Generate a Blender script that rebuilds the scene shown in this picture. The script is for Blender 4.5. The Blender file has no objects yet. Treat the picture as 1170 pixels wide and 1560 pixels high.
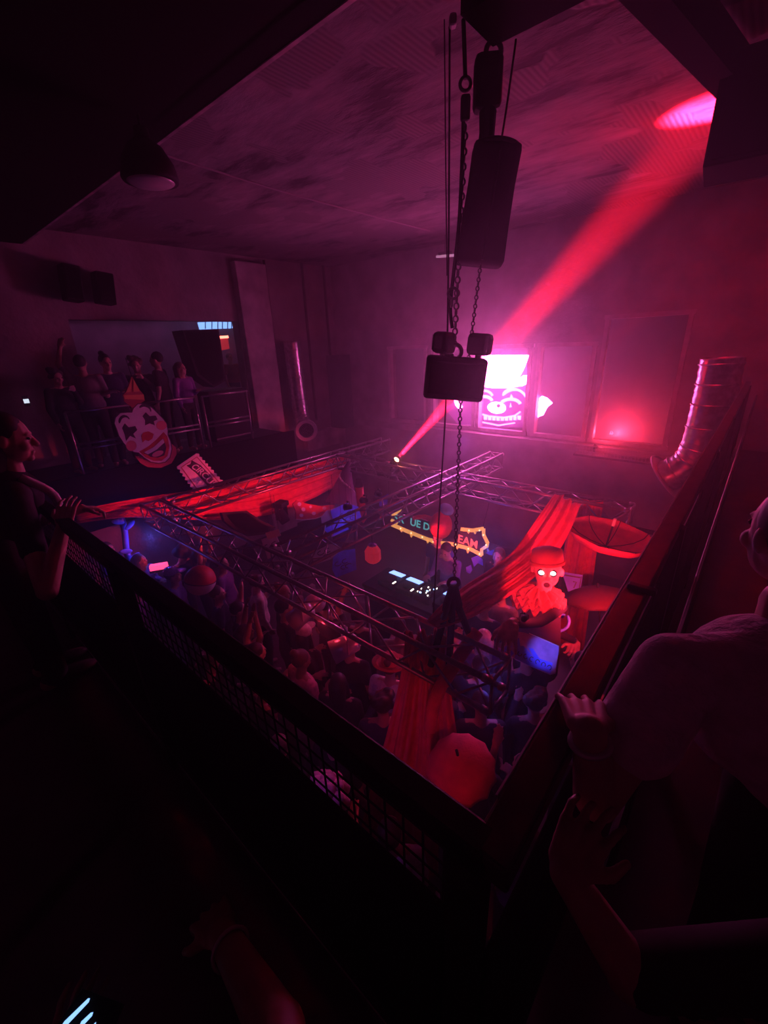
import bpy, bmesh, math, random
from mathutils import Vector, Matrix, Euler
random.seed(7)
V = Vector
sc = bpy.context.scene
col = sc.collection
PI = math.pi

# ------------------------------------------------------------------ camera
FPX = 645.0
PITCH, ROLL, YAW = map(math.radians, (21.7, 2.34, 41.4))
EYE = V((0, 0, 4.8))
cF = V((math.cos(PITCH)*math.cos(YAW), math.cos(PITCH)*math.sin(YAW), -math.sin(PITCH)))
r0 = V((math.sin(YAW), -math.cos(YAW), 0)); d0 = cF.cross(r0)
cR = r0*math.cos(ROLL) + d0*math.sin(ROLL)
cD = d0*math.cos(ROLL) - r0*math.sin(ROLL)
cam = bpy.data.cameras.new('camera'); co = bpy.data.objects.new('camera', cam); col.objects.link(co)
m = Matrix((cR, -cD, -cF)).transposed().to_4x4(); m.translation = EYE
co.matrix_world = m
cam.sensor_fit = 'VERTICAL'; cam.sensor_height = 36.0; cam.lens = FPX/1560*36
cam.clip_start = 0.02; cam.clip_end = 100
sc.camera = co
sc.view_settings.view_transform = 'Standard'
try: sc.view_settings.look = 'None'
except Exception: pass
sc.view_settings.gamma = 1.0; sc.view_settings.exposure = 0.0; sc.view_settings.use_curve_mapping = False

def ray(x, y): return cF + cR*((x-585)/FPX) + cD*((y-780)/FPX)
def at(x, y, ax, val):
    d = ray(x, y); return EYE + d*((val-EYE[ax])/d[ax])
def PX(x, y, v): return at(x, y, 0, v)
def PY(x, y, v): return at(x, y, 1, v)
def PZ(x, y, v): return at(x, y, 2, v)
def PD(x, y, d): return EYE + ray(x, y)*d
def on_plane(x, y, p0, n):
    d = ray(x, y); return EYE + d*((p0-EYE).dot(n)/d.dot(n))

# ------------------------------------------------------------------ materials
def lin(c):
    return tuple(((v/12.92) if v <= .04045 else ((v+.055)/1.055)**2.4) for v in c)
MATS = {}
def mat(name, rgb, rough=.6, metal=0., noise=.0, nscale=6., bump=0., bscale=30., emit=None, es=0., spec=.5, coat=0.):
    if name in MATS: return MATS[name]
    m_ = bpy.data.materials.new(name); m_.use_nodes = True
    nt = m_.node_tree; b = nt.nodes['Principled BSDF']
    b.inputs['Base Color'].default_value = (*rgb, 1)
    b.inputs['Roughness'].default_value = rough; b.inputs['Metallic'].default_value = metal
    b.inputs['Specular IOR Level'].default_value = spec
    if coat: b.inputs['Coat Weight'].default_value = coat
    tc = nt.nodes.new('ShaderNodeTexCoord')
    if noise:
        n = nt.nodes.new('ShaderNodeTexNoise'); n.inputs['Scale'].default_value = nscale; n.inputs['Detail'].default_value = 6
        nt.links.new(tc.outputs['Object'], n.inputs['Vector'])
        r = nt.nodes.new('ShaderNodeValToRGB')
        r.color_ramp.elements[0].position = .3; r.color_ramp.elements[1].position = .7
        r.color_ramp.elements[0].color = (*[max(0, v*(1-noise)) for v in rgb], 1)
        r.color_ramp.elements[1].color = (*[min(1, v*(1+noise)) for v in rgb], 1)
        nt.links.new(n.outputs['Fac'], r.inputs['Fac']); nt.links.new(r.outputs['Color'], b.inputs['Base Color'])
    if bump:
        n2 = nt.nodes.new('ShaderNodeTexNoise'); n2.inputs['Scale'].default_value = bscale; n2.inputs['Detail'].default_value = 5
        nt.links.new(tc.outputs['Object'], n2.inputs['Vector'])
        bp = nt.nodes.new('ShaderNodeBump'); bp.inputs['Strength'].default_value = bump; bp.inputs['Distance'].default_value = .03
        nt.links.new(n2.outputs['Fac'], bp.inputs['Height']); nt.links.new(bp.outputs['Normal'], b.inputs['Normal'])
    if emit:
        b.inputs['Emission Color'].default_value = (*emit, 1); b.inputs['Emission Strength'].default_value = es
    MATS[name] = m_; return m_

def ceiling_mat():
    m_ = bpy.data.materials.new('peeling_ceiling'); m_.use_nodes = True
    nt = m_.node_tree; b = nt.nodes['Principled BSDF']; N = nt.nodes.new; L = nt.links.new
    tc = N('ShaderNodeTexCoord')
    mp = N('ShaderNodeMapping'); mp.inputs['Scale'].default_value = (1.6, .55, 1); L(tc.outputs['Object'], mp.inputs['Vector'])
    n1 = N('ShaderNodeTexNoise'); n1.inputs['Scale'].default_value = 1.7; n1.inputs['Detail'].default_value = 9; n1.inputs['Roughness'].default_value = .62
    L(mp.outputs['Vector'], n1.inputs['Vector'])
    r1 = N('ShaderNodeValToRGB'); e = r1.color_ramp.elements
    e[0].position = .38; e[0].color = (.05, .047, .044, 1); e[1].position = .68; e[1].color = (.37, .34, .32, 1)
    k = e.new(.48); k.color = (.2, .19, .18, 1)
    L(n1.outputs['Fac'], r1.inputs['Fac'])
    n2 = N('ShaderNodeTexNoise'); n2.inputs['Scale'].default_value = .9; n2.inputs['Detail'].default_value = 3
    L(tc.outputs['Object'], n2.inputs['Vector'])
    r2 = N('ShaderNodeValToRGB'); r2.color_ramp.interpolation = 'EASE'
    r2.color_ramp.elements[0].position = .52; r2.color_ramp.elements[1].position = .545
    L(n2.outputs['Fac'], r2.inputs['Fac'])
    w = N('ShaderNodeTexWave'); w.wave_type = 'BANDS'; w.bands_direction = 'Y'; w.inputs['Scale'].default_value = 6.5; w.inputs['Distortion'].default_value = .35
    L(tc.outputs['Object'], w.inputs['Vector'])
    wr = N('ShaderNodeValToRGB'); wr.color_ramp.elements[0].color = (.16, .15, .14, 1); wr.color_ramp.elements[1].color = (.26, .24, .22, 1)
    L(w.outputs['Fac'], wr.inputs['Fac'])
    mx = N('ShaderNodeMix'); mx.data_type = 'RGBA'
    L(r2.outputs['Color'], mx.inputs['Factor']); L(r1.outputs['Color'], mx.inputs[6]); L(wr.outputs['Color'], mx.inputs[7])
    L(mx.outputs[2], b.inputs['Base Color'])
    bp = N('ShaderNodeBump'); bp.inputs['Strength'].default_value = .9; bp.inputs['Distance'].default_value = .05
    L(mx.outputs[2], bp.inputs['Height']); L(bp.outputs['Normal'], b.inputs['Normal'])
    b.inputs['Roughness'].default_value = .85
    return m_

def glass_mat():
    m_ = bpy.data.materials.new('window_glass'); m_.use_nodes = True
    nt = m_.node_tree; nt.nodes.clear()
    o = nt.nodes.new('ShaderNodeOutputMaterial'); t = nt.nodes.new('ShaderNodeBsdfTransparent'); g = nt.nodes.new('ShaderNodeBsdfGlossy')
    t.inputs['Color'].default_value = (.85, .85, .88, 1); g.inputs['Roughness'].default_value = .12
    mx = nt.nodes.new('ShaderNodeMixShader'); mx.inputs[0].default_value = .06
    nt.links.new(t.outputs[0], mx.inputs[1]); nt.links.new(g.outputs[0], mx.inputs[2]); nt.links.new(mx.outputs[0], o.inputs['Surface'])
    return m_

def glow(name, rgb, s): return mat(name, (.02, .02, .02), emit=rgb, es=s)

M_CONC = mat('wall_concrete', (.34, .31, .3), .9, noise=.35, nscale=1.6, bump=.5, bscale=9)
M_PLAS = mat('wall_plaster', (.5, .46, .44), .9, noise=.4, nscale=2.6, bump=.6, bscale=6)
M_FLOOR = mat('dance_floor', (.06, .055, .055), .45, noise=.4, nscale=3)
M_BALC = mat('balcony_floor', (.06, .05, .05), .6, noise=.3)
M_CEIL = ceiling_mat()
M_STEEL = mat('black_steel', (.02, .018, .018), .5, .2, noise=.3, nscale=20, spec=.2)
M_BEAM = mat('painted_beam', (.09, .08, .075), .55, .2, noise=.3, nscale=8)
M_ALU = mat('truss_aluminium', (.36, .33, .34), .36, .9, noise=.15, nscale=40)
M_GALV = mat('galvanised_duct', (.7, .69, .7), .3, .95, noise=.25, nscale=14)
M_BLACK = mat('matt_black', (.016, .015, .016), .6, noise=.3, nscale=30, spec=.2)
M_RUBBER = mat('black_fabric', (.006, .0055, .006), .95, noise=.3, nscale=60, spec=.05)
M_CHAIN = mat('chain_steel', (.10, .09, .09), .4, .9)
M_REDC = mat('red_cloth', (.8, .07, .12), .8, noise=.15, nscale=9, bump=.3, bscale=60)
M_REDP = mat('red_paint', (.6, .03, .03), .5, noise=.12, nscale=14)
M_WHITE = mat('white_paint', (.78, .76, .74), .6, noise=.06, nscale=12)
M_CREAM = mat('cream_paint', (.8, .68, .5), .6, noise=.08)
M_INK = mat('dark_ink', (.025, .02, .03), .6)
M_YEL = mat('yellow_border', (.85, .52, .14), .5, noise=.1, nscale=15, emit=(.95, .42, .1), es=.8)  # emission here and on the letters imitates paint glowing under UV
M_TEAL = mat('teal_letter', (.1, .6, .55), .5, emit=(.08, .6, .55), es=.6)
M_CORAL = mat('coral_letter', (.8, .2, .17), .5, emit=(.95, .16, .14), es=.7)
M_BOARD = mat('dark_board', (.05, .035, .06), .7)
M_BLUEP = mat('blue_poster', (.14, .18, .85), .5, noise=.25, nscale=8)
M_SKIN = mat('skin', (.55, .33, .25), .55, noise=.1, nscale=20)
M_SKIN2 = mat('skin_tan', (.36, .2, .14), .55, noise=.1, nscale=20)
M_HAIRD = mat('dark_hair', (.015, .012, .011), .6, noise=.4, nscale=50)
M_HAIRB = mat('blond_hair', (.45, .3, .15), .6, noise=.3, nscale=50)
M_EYE = mat('eye_dark', (.02, .015, .015), .2)
M_GLASS = glass_mat()

# ------------------------------------------------------------------ mesh helpers
class MB:
    def __init__(s): s.v = []; s.f = []
    def add(s, vs, fs):
        b = len(s.v); s.v += [tuple(p) for p in vs]; s.f += [tuple(b+i for i in f) for f in fs]; return s
    def box(s, c, size, M=None):
        x, y, z = [k/2 for k in size]; c = V(c)
        P = [V((sx*x, sy*y, sz*z)) for sx in (-1, 1) for sy in (-1, 1) for sz in (-1, 1)]
        if M is not None: P = [M @ p for p in P]
        return s.add([c+p for p in P], [(0, 1, 3, 2), (4, 6, 7, 5), (0, 4, 5, 1), (2, 3, 7, 6), (0, 2, 6, 4), (1, 5, 7, 3)])
    def bevbox(s, c, size, bev=.01, M=None):
        bm = bmesh.new(); bmesh.ops.create_cube(bm, size=1)
        for v in bm.verts: v.co = V((v.co.x*size[0], v.co.y*size[1], v.co.z*size[2]))
        bmesh.ops.bevel(bm, geom=list(bm.edges), offset=bev, segments=2, affect='EDGES', profile=.5)
        c = V(c); M = M or Matrix.Identity(3)
        bm.verts.index_update()
        s.add([c + M @ v.co for v in bm.verts], [[v.index for v in f.verts] for f in bm.faces]); bm.free(); return s
    def tube(s, a, b, r, n=8, r2=None, caps=True):
        a, b = V(a), V(b); r2 = r if r2 is None else r2
        d = (b-a); 
        if d.length < 1e-6: return s
        d.normalize()
        u = d.orthogonal().normalized(); w = d.cross(u)
        vs = []
        for p, rr in ((a, r), (b, r2)):
            for i in range(n):
                t = 2*PI*i/n; vs.append(p + u*(rr*math.cos(t)) + w*(rr*math.sin(t)))
        fs = [(i, (i+1) % n, n+(i+1) % n, n+i) for i in range(n)]
        if caps: fs += [tuple(range(n))[::-1], tuple(range(n, 2*n))]
        return s.add(vs, fs)
    def path(s, pts, r, n=8, caps=True):
        pts = [V(p) for p in pts]; k = len(pts); vs = []; u = None
        rs = r if isinstance(r, (list, tuple)) else [r]*k
        for i, p in enumerate(pts):
            d = (pts[min(i+1, k-1)] - pts[max(i-1, 0)]).normalized()
            if u is None: u = d.orthogonal().normalized()
            u = (u - d*u.dot(d)).normalized(); w = d.cross(u)
            for j in range(n):
                t = 2*PI*j/n; vs.append(p + u*(rs[i]*math.cos(t)) + w*(rs[i]*math.sin(t)))
        fs = [(i*n+j, i*n+(j+1) % n, (i+1)*n+(j+1) % n, (i+1)*n+j) for i in range(k-1) for j in range(n)]
        if caps: fs += [tuple(range(n))[::-1], tuple(range((k-1)*n, k*n))]
        return s.add(vs, fs)
    def ring(s, c, axis, R, r, n=24, k=8, a0=0, a1=2*PI):
        axis = V(axis).normalized(); u = axis.orthogonal().normalized(); w = axis.cross(u); c = V(c)
        full = abs(a1-a0-2*PI) < 1e-4
        N = n if full else n+1; vs = []
        for i in range(N):
            t = a0 + (a1-a0)*i/n; rd = u*math.cos(t)+w*math.sin(t)
            for j in range(k):
                q = 2*PI*j/k; vs.append(c + rd*(R+r*math.cos(q)) + axis*(r*math.sin(q)))
        fs = [(i*k+j, ((i+1) % N)*k+j, ((i+1) % N)*k+(j+1) % k, i*k+(j+1) % k) for i in range(n) for j in range(k)]
        return s.add(vs, fs)
    def lathe(s, c, axis, prof, n=24, ref=None):
        axis = V(axis).normalized(); u = (V(ref) if ref else axis.orthogonal()).normalized(); w = axis.cross(u); c = V(c); k = len(prof); vs = []
        for (r, h) in prof:
            for j in range(n):
                t = 2*PI*j/n; vs.append(c + axis*h + u*(r*math.cos(t)) + w*(r*math.sin(t)))
        fs = [(i*n+j, i*n+(j+1) % n, (i+1)*n+(j+1) % n, (i+1)*n+j) for i in range(k-1) for j in range(n)]
        fs += [tuple(range(n))[::-1], tuple(range((k-1)*n, k*n))]
        return s.add(vs, fs)
    def ell(s, c, rad, M=None, n=14, k=10):
        c = V(c); vs = []; M = M or Matrix.Identity(3)
        vs.append(c + M @ V((0, 0, rad[2])))
        for i in range(1, k):
            p = PI*i/k
            for j in range(n):
                t = 2*PI*j/n
                vs.append(c + M @ V((rad[0]*math.sin(p)*math.cos(t), rad[1]*math.sin(p)*math.sin(t), rad[2]*math.cos(p))))
        vs.append(c + M @ V((0, 0, -rad[2])))
        fs = [(0, 1+j, 1+(j+1) % n) for j in range(n)]
        for i in range(k-2):
            fs += [(1+i*n+j, 1+(i+1)*n+j, 1+(i+1)*n+(j+1) % n, 1+i*n+(j+1) % n) for j in range(n)]
        l = len(vs)-1; b = 1+(k-2)*n
        fs += [(l, b+(j+1) % n, b+j) for j in range(n)]
        return s.add(vs, fs)
    def cap(s, a, ra, b, rb, n=12):
        s.ell(a, (ra,)*3, n=n, k=8); s.ell(b, (rb,)*3, n=n, k=8); return s.tube(a, b, ra*.98, n, rb*.98)
    def poly(s, pts, nrm, thick):
        k = len(pts); nrm = V(nrm)
        area = V((0, 0, 0))
        for i in range(k): area += V(pts[i]).cross(V(pts[(i+1) % k]))
        if area.dot(nrm) < 0: pts = pts[::-1]
        vs = [V(p) for p in pts] + [V(p)-nrm*thick for p in pts]
        fs = [tuple(range(k)), tuple(range(2*k-1, k-1, -1))] + [(i, k+i, k+(i+1) % k, (i+1) % k) for i in range(k)]
        return s.add(vs, fs)
    def mesh(s, name):
        me = bpy.data.meshes.new(name); me.from_pydata(s.v, [], s.f); 
        bm = bmesh.new(); bm.from_mesh(me); bmesh.ops.recalc_face_normals(bm, faces=bm.faces); bm.to_mesh(me); bm.free()
        return me
    def build(s, name, material, parent=None, smooth=False):
        me = s.mesh(name); me.materials.append(material)
        if smooth: me.polygons.foreach_set('use_smooth', [True]*len(me.polygons))
        o = bpy.data.objects.new(name, me); col.objects.link(o)
        if parent is not None:
            o.parent = parent; o.matrix_parent_inverse = Matrix.Translation(parent.location).inverted() if parent.type == 'EMPTY' else parent.matrix_basis.inverted()
        return o

def tag(o, label=None, cat=None, group=None, kind=None):
    if label: o['label'] = label
    if cat: o['category'] = cat
    if group: o['group'] = group
    if kind: o['kind'] = kind
    return o
def thing(name, loc, label, cat, group=None):
    o = bpy.data.objects.new(name, None); o.empty_display_size = .1; col.objects.link(o); o.location = loc
    return tag(o, label, cat, group)
def struct(o): o['kind'] = 'structure'; return o

def smooth_path(pts, n=6):
    pts = [V(p) for p in pts]; out = []
    for i in range(len(pts)-1):
        p0 = pts[max(i-1, 0)]; p1 = pts[i]; p2 = pts[i+1]; p3 = pts[min(i+2, len(pts)-1)]
        for k in range(n):
            t = k/n
            out.append(.5*((2*p1)+(p2-p0)*t+(2*p0-5*p1+4*p2-p3)*t*t+(3*p1-p0-3*p2+p3)*t**3))
    out.append(pts[-1]); return out

def ribbon_cloth(name, material, A, B, folds, amp, parent=None, n=60, nl=8, thick=.004):
    """cloth between two edge curves A and B (same count of guide points), with soft folds across its width"""
    a = smooth_path(A, nl); b = smooth_path(B, nl); mb = MB(); k = len(a); vs = []
    ph = random.random()*6
    for i in range(k):
        ac = (b[i]-a[i]); d = (a[min(i+1, k-1)]-a[max(i-1, 0)]).normalized()
        nr = ac.cross(d).normalized()
        for j in range(n+1):
            t = j/n
            off = amp*(math.sin(folds*2*PI*t + ph + .5*math.sin(i*.21)) + .45*math.sin(folds*4.7*PI*t + 1.3 + i*.06) + .3*math.sin(folds*9.1*PI*t+i*.11))
            vs.append(a[i] + ac*t + nr*off*min(1, 2.0*math.sin(PI*t)+.4))
    fs = [(i*(n+1)+j, i*(n+1)+j+1, (i+1)*(n+1)+j+1, (i+1)*(n+1)+j) for i in range(k-1) for j in range(n)]
    mb.add(vs, fs); o = mb.build(name, material, parent, True)
    sd = o.modifiers.new('solid', 'SOLIDIFY'); sd.thickness = thick
    return o

def text_mesh(body, bold=True):
    cu = bpy.data.curves.new('txt', 'FONT'); cu.body = body; cu.extrude = .02; cu.resolution_u = 4
    if bold: cu.offset = .018
    t = bpy.data.objects.new('txt', cu); col.objects.link(t)
    bpy.context.view_layer.update()
    dg = bpy.context.evaluated_depsgraph_get(); me = bpy.data.meshes.new_from_object(t.evaluated_get(dg), depsgraph=dg)
    bpy.data.objects.remove(t); bpy.data.curves.remove(cu)
    xs = [v.co.x for v in me.vertices]; ys = [v.co.y for v in me.vertices]
    lo = V((min(xs), min(ys))); sz = V((max(xs)-lo.x, max(ys)-lo.y))
    for v in me.vertices: v.co = ((v.co.x-lo.x)/sz.x, (v.co.y-lo.y)/sz.y, v.co.z*25)
    return me
def lettering(name, body, fn, material, parent=None):
    """fn maps (u, v, depth) of the normalised text block to a point"""
    me = text_mesh(body)
    for v in me.vertices: v.co = fn(v.co.x, v.co.y, v.co.z)
    me.materials.clear(); me.materials.append(material)
    o = bpy.data.objects.new(name, me); col.objects.link(o)
    if parent is not None: o.parent = parent; o.matrix_parent_inverse = Matrix.Translation(parent.location).inverted()
    return o

def remeshed(mb, name, voxel, smooth=4):
    me = mb.mesh(name); o = bpy.data.objects.new(name, me); col.objects.link(o)
    r = o.modifiers.new('r', 'REMESH'); r.mode = 'VOXEL'; r.voxel_size = voxel
    s_ = o.modifiers.new('s', 'SMOOTH'); s_.iterations = smooth; s_.factor = .5
    bpy.context.view_layer.update()
    dg = bpy.context.evaluated_depsgraph_get(); out = bpy.data.meshes.new_from_object(o.evaluated_get(dg), depsgraph=dg)
    bpy.data.objects.remove(o); bpy.data.meshes.remove(me); out.name = name
    out.polygons.foreach_set('use_smooth', [True]*len(out.polygons))
    return out

# ------------------------------------------------------------------ lights
def lamp(kind, loc, energy, color, target=None, size=.05, angle=60, blend=.5, spread=None, name='lamp_light'):
    l = bpy.data.lights.new(name, kind); l.energy = energy; l.color = color
    o = bpy.data.objects.new(name, l); col.objects.link(o); o.location = loc
    if kind == 'SPOT': l.spot_size = math.radians(angle); l.spot_blend = blend; l.shadow_soft_size = size
    elif kind == 'POINT': l.shadow_soft_size = size
    elif kind == 'AREA':
        l.shape = 'RECTANGLE'; l.size = size[0]; l.size_y = size[1]
        if spread: l.spread = math.radians(spread)
    if target is not None: o.rotation_euler = (V(target)-V(loc)).to_track_quat('-Z', 'Y').to_euler()
    return o

RED = (1, .035, .085); MAG = (1, .12, .55); BLUE = (.12, .1, 1); PURP = (.5, .1, 1)

# ------------------------------------------------------------------ setting
ZC = 6.75; XB = 9.0; YL = 9.5; ZB = 2.95
X0, Y0 = -2.6, -2.6
struct(MB().box((3.2, 3.45, -.1), (12, 12.4, .2)).build('floor', M_FLOOR))
struct(MB().box((3.2, 5.4, ZC+.1), (12.2, 16.2, .2)).build('ceiling', M_CEIL))
struct(MB().box((X0-.1, 3.45, 3.3), (.2, 12.5, 7.1)).build('wall_front', M_CONC))
struct(MB().box((3.2, Y0-.1, 3.3), (12.2, .2, 7.1)).build('wall_right', M_CONC))

# back wall with window openings: list of (y0,y1,z0,z1)
WINS = [(3.72, 4.88, 2.84, 4.66), (4.98, 6.14, 2.84, 4.66), (2.5, 3.55, 2.84, 4.66), (1.1, 2.36, 2.84, 5.1), (6.35, 7.5, 2.84, 4.7)]
def wall_with_holes(name, ax, val, lo, hi, holes, thick, material):
    """wall in the plane axis ax = val; horizontal coordinate is the other of x,y"""
    us = sorted(set([lo[0], hi[0]] + [h[0] for h in holes] + [h[1] for h in holes]))
    zs = sorted(set([lo[1], hi[1]] + [h[2] for h in holes] + [h[3] for h in holes]))
    mb = MB()
    for i in range(len(us)-1):
        for j in range(len(zs)-1):
            u, z = (us[i]+us[i+1])/2, (zs[j]+zs[j+1])/2
            if any(h[0] < u < h[1] and h[2] < z < h[3] for h in holes): continue
            if ax == 0: mb.box((val+thick/2, u, z), (thick, us[i+1]-us[i], zs[j+1]-zs[j]))
            else: mb.box((u, val+thick/2, z), (us[i+1]-us[i], thick, zs[j+1]-zs[j]))
    return struct(mb.build(name, material))
wall_with_holes('wall_back', 0, XB, (-2.8, -.2), (9.7, 6.9), WINS, .22, M_CONC)
wall_with_holes('wall_left', 1, YL, (-2.8, -.2), (9.22, 6.9), [(2.6, 5.95, 2.95, 5.4)], .25, M_CONC)
M_WFR = mat('window_frame_paint', (.42, .36, .36), .5, noise=.2)
M_DARKW = mat('dark_window_backing', (.09, .07, .08), .8, noise=.3)
for i, (a, b, c, d) in enumerate(WINS):
    w = thing('window_%d' % (i+1), (XB+.05, (a+b)/2, c), None, None); w['kind'] = 'structure'
    f = MB(); t = .07
    f.box((XB, (a+b)/2, c+t/2-.02), (.14, b-a+.1, t)); f.box((XB, (a+b)/2, d-t/2+.02), (.14, b-a+.1, t))
    f.box((XB, a+t/2-.03, (c+d)/2), (.14, t, d-c)); f.box((XB, b-t/2+.03, (c+d)/2), (.14, t, d-c))
    f.build('window_frame', M_WFR, w)
    MB().box((XB+.06, (a+b)/2, (c+d)/2), (.008, b-a, d-c)).build('pane', M_GLASS, w)
# dark space behind the windows
struct(MB().box((XB+1.3, 4.3, 4), (.1, 9, 4.5)).build('wall_beyond', M_DARKW))
struct(MB().box((XB-.04, 4.4, 2.72), (.36, 8.4, .12)).build('trim_1', M_CONC))
struct(MB().box((XB-.02, 3.6, 1.2), (.06, 9, .08)).build('trim_2', M_STEEL))
# plaster pier beside the opening
struct(MB().bevbox((6.38, 9.42, 3.3), (.8, .22, 6.6), .02).build('pillar', M_PLAS))
struct(MB().box((8.2, 9.42, 2.3), (1.5, .2, .5)).build('trim_3', M_PLAS))
tag(MB().box((8.75, 9.2, 3.55), (.45, .5, 2.0)).build('electrical_cabinet', M_STEEL), 'tall dark steel cabinet standing in the far corner right of the left duct', 'cabinet')
# balconies
struct(MB().box((-1.1, 3.45, ZB-.12), (3.1, 12.1, .24)).build('floor_balcony_left', M_BALC))
struct(MB().box((4.7, -1.22, ZB-.12), (8.6, 2.75, .24)).build('floor_balcony_right', M_BALC))
struct(MB().box((3.2, 8.75, ZB-.12), (5.6, 1.5, .24)).build('floor_balcony_far', M_BALC))
struct(MB().box((3.3, 7.97, 2.55), (5.4, .06, .95)).build('trim_4', M_RUBBER))
# lower edge trim of the near balcony
struct(MB().box((.43, 3.9, ZB+.02), (.06, 7.9, .05)).build('trim_5', M_BEAM))
struct(MB().box((4.9, .17, ZB+.02), (8, .06, .05)).build('trim_6', M_BEAM))

# ceiling beams
def ibeam(name, a, b, w, h, material, up=V((0, 0, 1))):
    a, b = V(a), V(b); d = (b-a).normalized(); s_ = d.cross(up).normalized(); u = s_.cross(d)
    M = Matrix((d, s_, u)).transposed(); L = (b-a).length; c = (a+b)/2
    mb = MB().box(c, (L, w*.12, h), M).box(c+u*(h/2-.012), (L, w, .024), M).box(c-u*(h/2-.012), (L, w, .024), M)
    return struct(mb.build(name, material))
ibeam('ceiling_beam_1', (2.08, -2.5, 6.62), (2.08, 9.45, 6.62), .34, .26, M_RUBBER)
struct(MB().box((2.265, 3.45, 6.5), (.03, 11.9, .035)).build('trim_7', mat('lit_beam_edge', (.5, .42, .42), .45, .2, noise=.5, nscale=6)))  # pale strip paints the light caught along the beam's lower edge
struct(MB().box((1.98, 3.5, 6.66), (.2, 12, .19)).build('ceiling_beam_2', M_RUBBER))
struct(MB().box((-.2, 3.5, 6.5), (4.2, 12, .1)).build('ceiling_soffit', M_RUBBER))
struct(MB().box((2.46, .2, 6.36), (.32, 2.46, .32)).build('ceiling_beam_3', M_RUBBER))
p1 = PZ(900, -42, 6.45); p2 = PZ(1100, 160, 6.45)
# diagonal brace: its near-left edge is the line p1-p2
dd = (p2-p1).normalized(); ss = V((dd.y, -dd.x, 0)); 
if (PZ(1045, 27, 6.45)-p1).dot(ss) < 0: ss = -ss
wid = (PZ(1045, 27, 6.45)-p1).dot(ss)
cc = (p1+p2)/2 + ss*wid/2 + V((0, 0, .11))
struct(MB().box(cc, ((p2-p1).length, wid, .22), Matrix((dd, ss, V((0, 0, 1)))).transposed()).build('ceiling_beam_4', M_RUBBER))

# ------------------------------------------------------------------ hung boxes top right
def hung_box(name, corners_px, d, depth, label, cat, material=M_BLACK):
    pts = [PD(x, y, d) for x, y in corners_px]
    n = -(cF + cR*.5); n.z = 0; n.normalize()
    o = thing(name, pts[0], label, cat)
    MB().poly(pts, n, depth).build('body', material, o)
    return o
b0 = PD(1090, 150, 3.2)
hs = thing('hanging_speaker', b0, 'large black speaker cabinet hanging at the top right under the diagonal beam', 'speaker')
yw = math.radians(20)
Mz = Matrix.Rotation(math.radians(-38), 3, 'Z')
low = PD(1070, 256, 3.2)
hgt = b0.z-low.z
xd = Mz @ V((1, 0, 0)); 
ctr = (b0+low)/2 + V((.62, -.62, 0)).normalized()*.42 + V((0, 0, .3))
# box aligned with its left vertical edge at b0-low
eb = ray(1070, 256); eb.z = 0; eb.normalize(); eb = Matrix.Rotation(-.06, 3, 'Z') @ eb; ea = V((eb.y, -eb.x, 0))
org = low.copy(); top_z = 6.6
c_ = org + ea*.45 + eb*.3; c_.z = (low.z+top_z)/2
Mh = Matrix((ea, eb, V((0, 0, 1)))).transposed()
MB().bevbox(c_, (.9, .6, top_z-low.z), .012, Mh).build('cabinet', M_RUBBER, hs)
MB().bevbox(c_-eb*.305+V((0, 0, 0)), (.8, .02, (top_z-low.z)*.9), .005, Mh).build('grille', M_RUBBER, hs)
MB().tube(c_+V((0, 0, .2)), V((c_.x, c_.y, ZC)), .02).build('bracket', M_STEEL, hs)

# ------------------------------------------------------------------ truss grid
TT, TB = 2.6, 2.31
def truss(axis, at_, lo, hi, label, name='lighting_truss'):
    """box truss along axis ('x' or 'y'); at_ = the two chord positions on the other horizontal axis"""
    P = (lambda l, o, z: V((l, o, z))) if axis == 'x' else (lambda l, o, z: V((o, l, z)))
    mid = (at_[0]+at_[1])/2
    r = thing(name, P((lo+hi)/2, mid, TB), label, 'truss', 'box trusses of the hanging lighting grid')
    for o in at_:
        for z in (TB, TT):
            MB().tube(P(lo, o, z), P(hi, o, z), .0235, 12).build('chord', M_ALU, r, True)
    lat = MB(); n = max(2, round((hi-lo)/.29)); st = (hi-lo)/n
    for k in range(n):
        a, b = lo+k*st, lo+(k+1)*st
        f = k % 2
        for o in at_: lat.tube(P(a, o, TB if f else TT), P(b, o, TT if f else TB), .010, 7)
        for z in (TB, TT): lat.tube(P(a, at_[f], z), P(b, at_[1-f], z), .010, 7)
    for e in (lo, hi):
        for o in at_: lat.tube(P(e, o, TB), P(e, o, TT), .014, 8)
        for z in (TB, TT): lat.tube(P(e, at_[0], z), P(e, at_[1], z), .014, 8)
    for o in at_:
        for z in (TB, TT):
            for e in (lo+.04, hi-.04): lat.tube(P(e-.03, o, z), P(e+.03, o, z), .031, 12)
    lat.build('lattice', M_ALU, r, True)
    return r
truss('y', (2.17, 2.45), .98, 6.98, 'front box truss nearest the railing, running under the hoist chain')
truss('x', (6.68, 6.96), 2.5, 7.9, 'left box truss passing in front of the red swag below the clown face')
truss('x', (3.74, 4.02), 2.5, 8.0, 'middle box truss crossing above the booth between front and back trusses')
truss('y', (6.07, 6.35), .98, 6.64, 'back box truss farthest away, carrying the beam light')

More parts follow.
